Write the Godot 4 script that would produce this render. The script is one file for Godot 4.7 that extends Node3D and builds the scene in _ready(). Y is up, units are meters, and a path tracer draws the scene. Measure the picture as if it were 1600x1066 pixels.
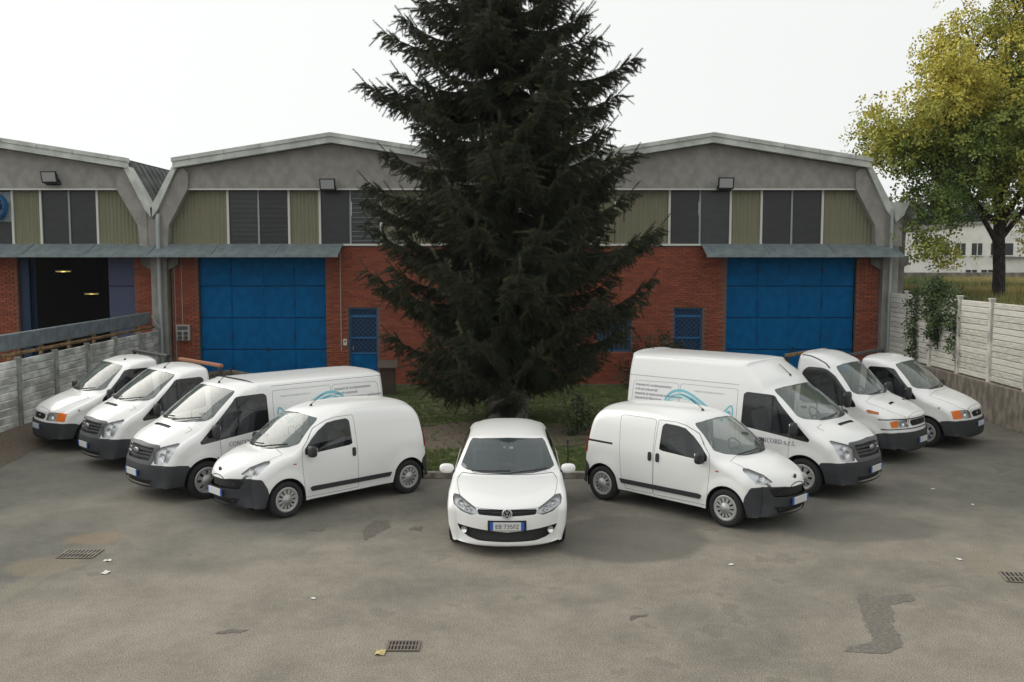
extends Node3D

class Tri:
	var p := PackedVector3Array()
	var n := PackedVector3Array()

var M := {}
var taken := {}
var rng := RandomNumberGenerator.new()
const FX := 0.02133      # metres per facade unit, measured along the warehouse front
const FZ := -33.4        # plane of the warehouse front

func _ready():
	var cam := Camera3D.new()
	cam.name = "camera"
	cam.fov = rad_to_deg(2.0 * atan(533.0 / 1560.0))
	cam.near = 0.1
	cam.far = 900.0
	cam.position = Vector3(0, 4.3, 0)
	cam.rotation = Vector3(-atan(133.0 / 1560.0), 0, 0)
	add_child(cam)
	cam.current = true
	# even bright haze, a touch brighter on the side the veiled sun stands
	var pano := Image.create(128, 64, false, Image.FORMAT_RGBF)
	for py in 64:
		var el := PI * (0.5 - (py + 0.5) / 64.0)
		for px in 128:
			var az := TAU * (px + 0.5) / 128.0
			var k := 0.745 + 0.105 * cos(az + PI / 2) * maxf(cos(el), 0.0)
			var c := Color(k * 0.985, k * 1.005, k * 0.99)
			if el < 0.0: c = Color(0.20, 0.18, 0.15).lerp(c, clampf(1.0 + el * 6.0, 0.0, 1.0))
			pano.set_pixel(px, py, c)
	var sky_m := PanoramaSkyMaterial.new()
	sky_m.panorama = ImageTexture.create_from_image(pano)
	var sky := Sky.new()
	sky.sky_material = sky_m
	var env := Environment.new()
	env.background_mode = Environment.BG_SKY
	env.sky = sky
	env.tonemap_mode = Environment.TONE_MAPPER_LINEAR
	env.tonemap_exposure = 1.3
	env.sdfgi_enabled = true
	env.ssao_enabled = true
	env.ssil_enabled = true
	env.fog_enabled = true
	env.fog_density = 0.0002
	env.fog_light_color = Color(0.88, 0.9, 0.9)
	var we := WorldEnvironment.new()
	we.name = "environment"
	we.environment = env
	add_child(we)
	var sun := DirectionalLight3D.new()
	sun.name = "hazy_sun"
	sun.light_energy = 0.5
	sun.light_angular_distance = 54.0
	sun.light_color = Color(1.0, 0.975, 0.93)
	sun.shadow_enabled = true
	add_child(sun)
	sun.look_at_from_position(Vector3(-8.2, 5.0, -4.4), Vector3.ZERO)
	make_materials()
	build_ground()
	build_warehouse()
	build_fences()
	build_far()
	print("setting done ", Time.get_ticks_msec())
	build_fleet()
	print("fleet done ", Time.get_ticks_msec())
	wall_fittings()
	build_conifer()
	build_broadleaf()
	build_plants()
	lawn_things()
	yard_bits()
	print("all done ", Time.get_ticks_msec())

# ---------------------------------------------------------------- helpers
func lin(r: float, g: float, b: float, a := 1.0) -> Color:
	var c := Color(r, g, b).linear_to_srgb()
	c.a = a
	return c

func std(r: float, g: float, b: float, rough := 0.8, metal := 0.0) -> StandardMaterial3D:
	var m := StandardMaterial3D.new()
	m.albedo_color = lin(r, g, b)
	m.roughness = rough
	m.metallic = metal
	return m

func noise_tex(freq: float, c0: Color, c1: Color, sz := 256, oct := 4, sd := 1) -> NoiseTexture2D:
	var f := FastNoiseLite.new()
	f.seed = sd
	f.frequency = freq
	f.fractal_octaves = oct
	var t := NoiseTexture2D.new()
	t.width = sz
	t.height = sz
	t.seamless = true
	t.noise = f
	var g := Gradient.new()
	g.set_color(0, c0)
	g.set_color(1, c1)
	g.set_offset(0, 0.25)
	g.set_offset(1, 0.75)
	t.color_ramp = g
	return t

# colour grain on a world-projected material; scale is repeats per metre
func grain(m: StandardMaterial3D, freq: float, dark: float, scale: Vector3, sd := 1, sz := 256) -> StandardMaterial3D:
	m.albedo_texture = noise_tex(freq, Color(dark, dark, dark), Color(1, 1, 1), sz, 5, sd)
	m.uv1_triplanar = true
	m.uv1_world_triplanar = true
	m.uv1_scale = scale
	return m

func glass(r: float, g: float, b: float, a: float) -> StandardMaterial3D:
	var m := StandardMaterial3D.new()
	m.albedo_color = lin(r, g, b, a)
	m.transparency = BaseMaterial3D.TRANSPARENCY_ALPHA
	m.roughness = 0.02
	m.metallic_specular = 0.6
	return m

func numbered(called: String) -> String:
	var k: int = taken.get(called, 0)
	taken[called] = k + 1
	return called if k == 0 else "%s_%03d" % [called, k]

func tag(o: Node, label: String, category := "", group := "", kind := ""):
	if label: o.set_meta("label", label)
	if category: o.set_meta("category", category)
	if group: o.set_meta("group", group)
	if kind: o.set_meta("kind", kind)
	return o

func thing(called: String, label: String, category: String, at := Vector3.ZERO, turn := 0.0, group := "") -> Node3D:
	var o := Node3D.new()
	o.name = numbered(called)
	add_child(o)
	o.position = at
	o.rotation.y = turn
	tag(o, label, category, group)
	return o

func sub(called: String, parent: Node, at := Vector3.ZERO) -> Node3D:
	var o := Node3D.new()
	o.name = called
	parent.add_child(o, true)
	o.position = at
	return o

func new_st() -> SurfaceTool:
	var st := SurfaceTool.new()
	st.begin(Mesh.PRIMITIVE_TRIANGLES)
	st.set_smooth_group(-1)
	return st

func mesh_of(st: SurfaceTool) -> ArrayMesh:
	st.generate_normals()
	return st.commit()

func put(called: String, mesh: Mesh, m: Material, parent: Node = self, at := Vector3.ZERO) -> MeshInstance3D:
	var o := MeshInstance3D.new()
	o.name = numbered(called) if parent == self else called
	o.mesh = mesh
	o.material_override = m
	o.position = at
	parent.add_child(o, true)
	return o

func obj(called: String, st: SurfaceTool, m: Material, parent: Node = self) -> MeshInstance3D:
	return put(called, mesh_of(st), m, parent)

func tri(st: SurfaceTool, a: Vector3, b: Vector3, c: Vector3, out: Vector3):
	if (c - a).cross(b - a).dot(out) < 0.0:
		var t := b
		b = c
		c = t
	st.add_vertex(a)
	st.add_vertex(b)
	st.add_vertex(c)

func quad(st: SurfaceTool, a: Vector3, b: Vector3, c: Vector3, d: Vector3, out: Vector3):
	tri(st, a, b, c, out)
	tri(st, a, c, d, out)

# box with chamfered edges (ch = 0 gives a plain box)
func box(st: SurfaceTool, c: Vector3, s: Vector3, ch := 0.0, bs := Basis()):
	var h := s * 0.5
	for ax in 3:
		var u := (ax + 1) % 3
		var v := (ax + 2) % 3
		for sg in [-1.0, 1.0]:
			var q := []
			for k in [[-1, -1], [1, -1], [1, 1], [-1, 1]]:
				var p := Vector3()
				p[ax] = sg * h[ax]
				p[u] = k[0] * (h[u] - ch)
				p[v] = k[1] * (h[v] - ch)
				q.append(c + bs * p)
			var nn := Vector3()
			nn[ax] = sg
			quad(st, q[0], q[1], q[2], q[3], bs * nn)
	if ch <= 0.0: return
	for ax in 3:
		var u := (ax + 1) % 3
		var v := (ax + 2) % 3
		for k in [[-1.0, -1.0], [1.0, -1.0], [1.0, 1.0], [-1.0, 1.0]]:
			var q := []
			for w in [[0, -1.0], [1, -1.0], [1, 1.0], [0, 1.0]]:
				var p := Vector3()
				p[ax] = w[1] * (h[ax] - ch)
				p[u] = k[0] * (h[u] - (ch if w[0] == 0 else 0.0))
				p[v] = k[1] * (h[v] - (0.0 if w[0] == 0 else ch))
				q.append(c + bs * p)
			var nn := Vector3()
			nn[u] = k[0]
			nn[v] = k[1]
			quad(st, q[0], q[1], q[2], q[3], bs * nn)
	for sx in [-1.0, 1.0]:
		for sy in [-1.0, 1.0]:
			for sz in [-1.0, 1.0]:
				var a := Vector3(sx * h.x, sy * (h.y - ch), sz * (h.z - ch))
				var b := Vector3(sx * (h.x - ch), sy * h.y, sz * (h.z - ch))
				var d := Vector3(sx * (h.x - ch), sy * (h.y - ch), sz * h.z)
				tri(st, c + bs * a, c + bs * b, c + bs * d, bs * Vector3(sx, sy, sz))

func box_mesh(s: Vector3, ch := 0.0) -> ArrayMesh:
	var st := new_st()
	box(st, Vector3.ZERO, s, ch)
	return mesh_of(st)

# bar of rectangular section between two points
func bar(st: SurfaceTool, a: Vector3, b: Vector3, w: float, h: float, up := Vector3.UP, ch := 0.0):
	var d := b - a
	var x := d.normalized()
	if absf(x.dot(up)) > 0.98: up = Vector3.RIGHT
	var z := x.cross(up).normalized()
	var y := z.cross(x)
	box(st, (a + b) * 0.5, Vector3(d.length(), h, w), ch, Basis(x, y, z))

func tube(st: SurfaceTool, pts: Array, radii, segs := 8, smooth := true):
	st.set_smooth_group(1 if smooth else -1)
	var rings := []
	var ref := Vector3.UP
	for i in pts.size():
		var d: Vector3 = pts[min(i + 1, pts.size() - 1)] - pts[max(i - 1, 0)]
		d = d.normalized()
		if i == 0 and absf(d.dot(ref)) > 0.9: ref = Vector3.RIGHT
		var x := d.cross(ref).normalized()
		var y := x.cross(d)
		ref = y
		var r: float = radii if radii is float else radii[i]
		var ring := []
		for k in segs:
			var a := TAU * k / segs
			ring.append(pts[i] + (x * cos(a) + y * sin(a)) * r)
		rings.append(ring)
	for i in pts.size() - 1:
		for k in segs:
			var k2 := (k + 1) % segs
			var a: Vector3 = rings[i][k]
			quad(st, a, rings[i][k2], rings[i + 1][k2], rings[i + 1][k], a - pts[i])
	st.set_smooth_group(-1)
	for e in [0, pts.size() - 1]:
		var dd: Vector3 = (pts[0] - pts[1]) if e == 0 else (pts[e] - pts[e - 1])
		for k in range(1, segs - 1):
			tri(st, rings[e][0], rings[e][k], rings[e][k + 1], dd)

# surface of revolution about the local z axis; profile of Vector2(radius, z)
func lathe(st: SurfaceTool, prof: Array, segs: int, c := Vector3.ZERO):
	st.set_smooth_group(1)
	for i in prof.size() - 1:
		var a: Vector2 = prof[i]
		var b: Vector2 = prof[i + 1]
		var nr := Vector2(-(b.y - a.y), b.x - a.x)
		for k in segs:
			var t0 := TAU * k / segs
			var t1 := TAU * (k + 1) / segs
			var e0 := Vector3(cos(t0), sin(t0), 0)
			var e1 := Vector3(cos(t1), sin(t1), 0)
			var em := (e0 + e1) * 0.5
			var out := em * nr.x + Vector3(0, 0, nr.y)
			quad(st, c + e0 * a.x + Vector3(0, 0, a.y), c + e1 * a.x + Vector3(0, 0, a.y), c + e1 * b.x + Vector3(0, 0, b.y), c + e0 * b.x + Vector3(0, 0, b.y), out)
	st.set_smooth_group(-1)

# rounded lump (superellipsoid)
func blob(st: SurfaceTool, c: Vector3, r: Vector3, e := 0.7, bs := Basis(), nu := 14, nv := 9):
	st.set_smooth_group(1)
	var f := func(a: float, b: float) -> Vector3:
		var cb := cos(b)
		var sb := sin(b)
		var ca := cos(a)
		var sa := sin(a)
		var px := signf(ca) * pow(absf(ca), e) * pow(absf(cb), e)
		var pz := signf(sa) * pow(absf(sa), e) * pow(absf(cb), e)
		var py := signf(sb) * pow(absf(sb), e)
		return c + bs * Vector3(px * r.x, py * r.y, pz * r.z)
	for i in nv:
		var b0 := -PI / 2 + PI * i / nv
		var b1 := -PI / 2 + PI * (i + 1) / nv
		for k in nu:
			var a0 := TAU * k / nu
			var a1 := TAU * (k + 1) / nu
			var q0: Vector3 = f.call(a0, b0)
			var q1: Vector3 = f.call(a1, b0)
			var q2: Vector3 = f.call(a1, b1)
			var q3: Vector3 = f.call(a0, b1)
			quad(st, q0, q1, q2, q3, (q0 + q2) * 0.5 - c)
	st.set_smooth_group(-1)

# prism from a polygon in x-y, between two z planes
func prism(st: SurfaceTool, poly: Array, z0: float, z1: float):
	var pv := PackedVector2Array(poly)
	var ix := Geometry2D.triangulate_polygon(pv)
	for k in range(0, ix.size(), 3):
		for zz in [z0, z1]:
			var o := Vector3(0, 0, 1.0 if zz == maxf(z0, z1) else -1.0)
			tri(st, Vector3(pv[ix[k]].x, pv[ix[k]].y, zz), Vector3(pv[ix[k + 1]].x, pv[ix[k + 1]].y, zz), Vector3(pv[ix[k + 2]].x, pv[ix[k + 2]].y, zz), o)
	var ar := 0.0
	for i in pv.size():
		ar += pv[i].cross(pv[(i + 1) % pv.size()])
	for i in pv.size():
		var a := pv[i]
		var b := pv[(i + 1) % pv.size()]
		var d := b - a
		var nn := Vector3(d.y, -d.x, 0) * signf(ar)
		quad(st, Vector3(a.x, a.y, z0), Vector3(b.x, b.y, z0), Vector3(b.x, b.y, z1), Vector3(a.x, a.y, z1), nn)

# trapezoidal corrugated sheet: ribs run along v
func corrugated(st: SurfaceTool, o: Vector3, u: Vector3, v: Vector3, n: Vector3, ulen: float, vlen: float, pitch: float, amp: float):
	var cnt := int(ceil(ulen / pitch))
	var prev := o
	for i in cnt:
		for s in [[0.35, 0.0], [0.5, 1.0], [0.85, 1.0], [1.0, 0.0]]:
			var q: Vector3 = o + u * minf((i + s[0]) * pitch, ulen) + n * (amp * s[1])
			quad(st, prev, q, q + v * vlen, prev + v * vlen, n)
			prev = q

func drape_strip(st: SurfaceTool, pts: Array, w: float, f: Callable):
	for i in pts.size() - 1:
		var a: Vector2 = pts[i]
		var b: Vector2 = pts[i + 1]
		var d := (b - a).normalized().orthogonal() * w * 0.5
		var q := [f.call(a + d), f.call(b + d), f.call(b - d), f.call(a - d)]
		st.add_vertex(q[0]); st.add_vertex(q[1]); st.add_vertex(q[2])
		st.add_vertex(q[0]); st.add_vertex(q[2]); st.add_vertex(q[3])

func multi(called: String, mesh: Mesh, m: Material, xf: Array, cols: Array, parent: Node) -> MultiMeshInstance3D:
	var mm := MultiMesh.new()
	mm.transform_format = MultiMesh.TRANSFORM_3D
	mm.use_colors = cols.size() > 0
	mm.mesh = mesh
	mm.instance_count = xf.size()
	for i in xf.size():
		mm.set_instance_transform(i, xf[i])
		if cols.size() > 0: mm.set_instance_color(i, cols[i])
	var o := MultiMeshInstance3D.new()
	o.name = numbered(called) if parent == self else called
	o.multimesh = mm
	o.material_override = m
	parent.add_child(o, true)
	return o

func facing(dir: Vector3, roll: float, s: Vector3, at: Vector3) -> Transform3D:
	var y := dir.normalized()
	var x := y.cross(Vector3(0.31, 0.9, 0.27) if absf(y.y) < 0.9 else Vector3(1, 0.1, 0.2)).normalized()
	var z := x.cross(y)
	var b := Basis(x, y, z) * Basis(Vector3.UP, roll)
	return Transform3D(b.scaled_local(s), at)

# ---------------------------------------------------------------- vehicles
# local axes: x forward with the front axle at 0, y up, z to the vehicle's right
func itp(t: Array, x: float) -> float:
	if x <= t[0][0]: return t[0][1]
	for i in range(1, t.size()):
		if x <= t[i][0]:
			var f: float = (x - t[i - 1][0]) / (t[i][0] - t[i - 1][0])
			return lerpf(t[i - 1][1], t[i][1], f)
	return t[-1][1]

func half_w(v: Dictionary, x: float, y: float) -> float:
	var w := itp(v.wy, y) * itp(v.wx, x)
	for a in v.arch:
		var d: float = Vector2(x - a[0], y - a[1]).length() - a[2]
		if d < 0.16 and d > -0.05: w += v.flare * (1.0 - smoothstep(0.0, 0.16, maxf(d, 0.0)))
	return w

func bottom(v: Dictionary, x: float) -> float:
	var y: float = itp(v.sill, x)
	for a in v.arch:
		var dx: float = absf(x - a[0])
		if dx < a[2]: y = maxf(y, a[1] + sqrt(a[2] * a[2] - dx * dx))
	return y

func cr(a: float, b: float, c: float, d: float, t: float) -> float:
	return 0.5 * (2 * b + (c - a) * t + (2 * a - 5 * b + 4 * c - d) * t * t + (3 * b - a - 3 * c + d) * t * t * t)

func make_stations(v: Dictionary):
	var pc: Array = v.pc
	var out := []
	for i in pc.size() - 1:
		var p0: Array = pc[max(i - 1, 0)]
		var p1: Array = pc[i]
		var p2: Array = pc[i + 1]
		var p3: Array = pc[min(i + 2, pc.size() - 1)]
		var n := int(clampf(ceil(Vector2(p2[0] - p1[0], p2[1] - p1[1]).length() / 0.045), 2, 60))
		for k in n:
			var t := float(k) / n
			var s := []
			for c in 5: s.append(cr(p0[c], p1[c], p2[c], p3[c], t))
			out.append(s)
	out.append(pc[-1].duplicate())
	var lim := 1e9
	for s in out:
		s[2] = minf(s[2], lim - 0.0008)
		lim = s[2]
		s[3] = maxf(s[3], bottom(v, s[2]) + 0.01)
		s.append(half_w(v, s[2], s[3]) - maxf(s[4], 0.01))
	v.st = out

func strip_pt(s: Array, t: float) -> Vector3:
	return Vector3(lerpf(s[0], s[2], pow(t, 2.6)), lerpf(s[1], s[3], pow(t, 3.2)), t * s[5])

func shell(v: Dictionary) -> Tri:
	make_stations(v)
	var st: Array = v.st
	var K := 9
	var R := 20
	var C := K + R + 1
	var pos := PackedVector3Array()
	var ns := st.size()
	var x_hi: float = st[0][2]
	var x_lo: float = st[ns - 1][2]
	for i in ns:
		var s: Array = st[i]
		for k in K + 1: pos.append(strip_pt(s, float(k) / K))
		var yb := bottom(v, s[2])
		for j in range(1, R + 1):
			var y: float = s[3] - (s[3] - yb) * pow(float(j) / R, 1.5)
			var x: float = s[2]
			var w := half_w(v, x, y)
			var vd: float = s[3] - y
			if vd < 0.3 or x > x_hi - 0.22 or x < x_lo + 0.22:
				var best := 1e9
				var r := 0.1
				var i0: int = 0 if (x > x_hi - 0.22 or x < x_lo + 0.22) else maxi(0, i - 14)
				var i1: int = ns - 1 if (x > x_hi - 0.22 or x < x_lo + 0.22) else mini(ns - 1, i + 14)
				for q in range(i0, i1):
					var ax: float = st[q][2]
					var ay: float = st[q][3]
					var bx: float = st[q + 1][2] - ax
					var by: float = st[q + 1][3] - ay
					var t := clampf(((x - ax) * bx + (y - ay) * by) / (bx * bx + by * by + 1e-9), 0, 1)
					var ddx := x - ax - bx * t
					var ddy := y - ay - by * t
					var d2 := ddx * ddx + ddy * ddy
					if d2 < best:
						best = d2
						r = maxf(st[q][4], 0.01)
				var d := sqrt(best)
				if d < r: w -= r - sqrt(maxf(0.0, r * r - (r - d) * (r - d)))
			pos.append(Vector3(x, y, w))
	var nor := PackedVector3Array()
	nor.resize(pos.size())
	var T := Tri.new()
	var idx := PackedInt32Array()
	for i in ns - 1:
		for j in C - 1:
			var a := i * C + j
			var b := a + 1
			var c := a + C
			var d := c + 1
			for t in [[a, b, d], [a, d, c]]:
				var fn := (pos[t[1]] - pos[t[0]]).cross(pos[t[2]] - pos[t[0]])
				if fn.length_squared() < 1e-14: continue
				for q in t: nor[q] += fn
				idx.append_array(PackedInt32Array(t))
	# outward test on the roof
	var sgn := 1.0
	var probe := (ns * 6 / 10) * C
	if nor[probe].y < 0: sgn = -1.0
	for i in nor.size():
		var n := nor[i] * sgn
		if i % C == 0: n.z = 0
		nor[i] = n.normalized() if n.length_squared() > 1e-16 else Vector3(0, 0, 1)
	for q in idx:
		T.p.append(pos[q])
		T.n.append(nor[q])
	return T

func flat(pr: int, p: Vector3) -> Vector2:
	match pr:
		0: return Vector2(p.x, p.y)
		1: return Vector2(p.z, p.y)
		2: return Vector2(p.x, p.z)
	return Vector2((p.z - p.x) * 0.70711, p.y)

func rounded(pts: Array, r: float) -> PackedVector2Array:
	var out := PackedVector2Array()
	var n := pts.size()
	for i in n:
		var a: Vector2 = pts[(i + n - 1) % n]
		var b: Vector2 = pts[i]
		var c: Vector2 = pts[(i + 1) % n]
		var k := minf(r, minf((a - b).length(), (c - b).length()) * 0.45)
		var p := b + (a - b).normalized() * k
		var q := b + (c - b).normalized() * k
		for t in 4:
			var f := t / 3.0
			out.append(p.lerp(b, f).lerp(b.lerp(q, f), f))
	return out

func poly_of(a: Array, r: float) -> PackedVector2Array:
	var pts := []
	for i in range(0, a.size(), 2): pts.append(Vector2(a[i], a[i + 1]))
	var ar := 0.0
	for i in pts.size(): ar += pts[i].cross(pts[(i + 1) % pts.size()])
	if ar < 0: pts.reverse()
	return rounded(pts, r) if r > 0 else PackedVector2Array(pts)

func grown(p: PackedVector2Array, d: float) -> PackedVector2Array:
	var g := Geometry2D.offset_polygon(p, d)
	var o: PackedVector2Array = g[0]
	var ar := 0.0
	for i in o.size(): ar += o[i].cross(o[(i + 1) % o.size()])
	if ar < 0: o.reverse()
	return o

# split a triangle set by a convex outline seen along one direction
func cut(S: Tri, poly: PackedVector2Array, pr: int, bx: Array, ins: Tri) -> Tri:
	var outs := Tri.new()
	var lo := poly[0]
	var hi := poly[0]
	for q in poly:
		lo = lo.min(q)
		hi = hi.max(q)
	for i in range(0, S.p.size(), 3):
		var a := S.p[i]
		var b := S.p[i + 1]
		var c := S.p[i + 2]
		var g := (a + b + c) / 3.0
		var ok: bool = g.x > bx[0] and g.x < bx[1] and g.z > bx[2] and g.z < bx[3]
		if ok:
			var fa := flat(pr, a)
			var fb := flat(pr, b)
			var fc := flat(pr, c)
			var l2 := fa.min(fb).min(fc)
			var h2 := fa.max(fb).max(fc)
			ok = h2.x > lo.x and l2.x < hi.x and h2.y > lo.y and l2.y < hi.y
		if not ok:
			outs.p.append(a); outs.p.append(b); outs.p.append(c)
			outs.n.append(S.n[i]); outs.n.append(S.n[i + 1]); outs.n.append(S.n[i + 2])
			continue
		var cp := [a, b, c]
		var cn := [S.n[i], S.n[i + 1], S.n[i + 2]]
		for e in poly.size():
			var p0 := poly[e]
			var dr := poly[(e + 1) % poly.size()] - p0
			if dr.length_squared() < 1e-12: continue
			dr = dr.normalized()
			var ip := []
			var inn := []
			var op := []
			var on := []
			var m := cp.size()
			var ds := []
			for k in m: ds.append(dr.cross(flat(pr, cp[k]) - p0))
			for k in m:
				var k2 := (k + 1) % m
				var d0: float = ds[k]
				var d1: float = ds[k2]
				if d0 >= 0:
					ip.append(cp[k]); inn.append(cn[k])
				else:
					op.append(cp[k]); on.append(cn[k])
				if (d0 >= 0) != (d1 >= 0):
					var t := d0 / (d0 - d1)
					var xp: Vector3 = cp[k].lerp(cp[k2], t)
					var xn: Vector3 = cn[k].lerp(cn[k2], t).normalized()
					ip.append(xp); inn.append(xn)
					op.append(xp); on.append(xn)
			for k in range(1, op.size() - 1):
				outs.p.append(op[0]); outs.p.append(op[k]); outs.p.append(op[k + 1])
				outs.n.append(on[0]); outs.n.append(on[k]); outs.n.append(on[k + 1])
			cp = ip
			cn = inn
			if cp.size() < 3: break
		for k in range(1, cp.size() - 1):
			ins.p.append(cp[0]); ins.p.append(cp[k]); ins.p.append(cp[k + 1])
			ins.n.append(cn[0]); ins.n.append(cn[k]); ins.n.append(cn[k + 1])
	return outs

func emit(T: Tri, off: float, mir: bool, P: PackedVector3Array, N: PackedVector3Array):
	for i in range(0, T.p.size(), 3):
		var q := [T.p[i] + T.n[i] * off, T.p[i + 1] + T.n[i + 1] * off, T.p[i + 2] + T.n[i + 2] * off]
		var nn := [T.n[i], T.n[i + 1], T.n[i + 2]]
		if mir:
			for k in 3:
				q[k].z = -q[k].z
				nn[k].z = -nn[k].z
		var f: Vector3 = (q[2] - q[0]).cross(q[1] - q[0])
		var o := [0, 1, 2] if f.dot(nn[0] + nn[1] + nn[2]) >= 0 else [0, 2, 1]
		for k in o:
			P.append(q[k])
			N.append(nn[k])

func patch(called: String, sets: Array, off: float, m: Material, parent: Node) -> MeshInstance3D:
	var P := PackedVector3Array()
	var N := PackedVector3Array()
	for s in sets: emit(s[0], off, s[1], P, N)
	if P.size() == 0: return null
	var ar := []
	ar.resize(Mesh.ARRAY_MAX)
	ar[Mesh.ARRAY_VERTEX] = P
	ar[Mesh.ARRAY_NORMAL] = N
	var am := ArrayMesh.new()
	am.add_surface_from_arrays(Mesh.PRIMITIVE_TRIANGLES, ar)
	return put(called, am, m, parent)

# regions: [name, projection, outline, rounding, [xlo, xhi, zlo, zhi], offset, material, mode]
# mode: J one part over both halves, B one part on each side, L or R that side only,
#       D a part of its own with a seam round it, S only the seam
func body_parts(v: Dictionary, root: Node3D):
	var base := shell(v)
	var rest := {}
	var joined := {}
	for side in ["R", "L"]:
		var mir: bool = side == "L"
		var S := base
		for r in v.reg:
			var mode: String = r[7]
			if (mode == "L" or mode == "R") and mode != side: continue
			if mode.length() == 2 and mode[1] != side: continue
			var poly := poly_of(r[2], r[3])
			var ins := Tri.new()
			if mode[0] == "D" or mode[0] == "S":
				var ring := Tri.new()
				S = cut(S, grown(poly, 0.006), r[1], r[4], ring)
				ring = cut(ring, poly, r[1], r[4], ins)
				patch("seam", [[ring, mir]], -0.012, M.seam, root)
				if mode[0] == "S":
					S.p.append_array(ins.p)
					S.n.append_array(ins.n)
				else:
					patch(r[0], [[ins, mir]], r[5], M[r[6]], root)
					if r.size() > 8: pass
			else:
				S = cut(S, poly, r[1], r[4], ins)
				if mode == "J":
					if not joined.has(r[0]): joined[r[0]] = [r, []]
					joined[r[0]][1].append([ins, mir])
				else:
					patch(r[0], [[ins, mir]], r[5], M[r[6]], root)
					if r[0] == "headlight":
						patch("reflector", [[ins, mir]], -0.05, M.chrome_dull, root)
		rest[side] = S
	for k in joined:
		var r: Array = joined[k][0]
		patch(k, joined[k][1], r[5], M[r[6]], root)
	patch("body", [[rest.R, false], [rest.L, true]], 0.0, M.paint, root)
	var lin_sets := []
	for side in ["R", "L"]:
		var src: Tri = rest[side]
		var up := Tri.new()
		for i in range(0, src.p.size(), 3):
			if src.p[i].y > 0.5 and src.p[i + 1].y > 0.5 and src.p[i].x < v.cowl[0]:
				up.p.append_array(src.p.slice(i, i + 3))
				up.n.append_array(src.n.slice(i, i + 3))
		lin_sets.append([up, side == "L"])
	patch("inner_lining", lin_sets, -0.035, M.trim, root)
	# floor pan and wheel housings
	var st := new_st()
	var x1: float = v.st[0][2] - 0.05
	var x0: float = v.st[-1][2] + 0.05
	box(st, Vector3((x0 + x1) / 2, 0.36, 0), Vector3(x1 - x0, 0.24, v.track - 0.26), 0.02)
	obj("floor_pan", st, M.under, root)
	for a in v.arch:
		if a[0] < x0: continue
		for sg in [-1.0, 1.0]:
			st = new_st()
			for k in 14:
				var t0 := PI * (-0.08 + 1.16 * k / 14)
				var t1 := PI * (-0.08 + 1.16 * (k + 1) / 14)
				var rr: float = a[2] + 0.012
				var e0 := Vector3(a[0] + cos(t0) * rr, a[1] + sin(t0) * rr, 0)
				var e1 := Vector3(a[0] + cos(t1) * rr, a[1] + sin(t1) * rr, 0)
				var zo: float = (v.track / 2 + 0.05) * sg
				var zi: float = (v.track / 2 - 0.2) * sg
				quad(st, e0 + Vector3(0, 0, zi), e1 + Vector3(0, 0, zi), e1 + Vector3(0, 0, zo), e0 + Vector3(0, 0, zo), Vector3(a[0], a[1], 0) - e0)
				tri(st, e0 + Vector3(0, 0, zi), e1 + Vector3(0, 0, zi), Vector3(a[0], a[1], zi), Vector3(0, 0, sg))
			obj("wheel_housing", st, M.under, root)

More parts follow.
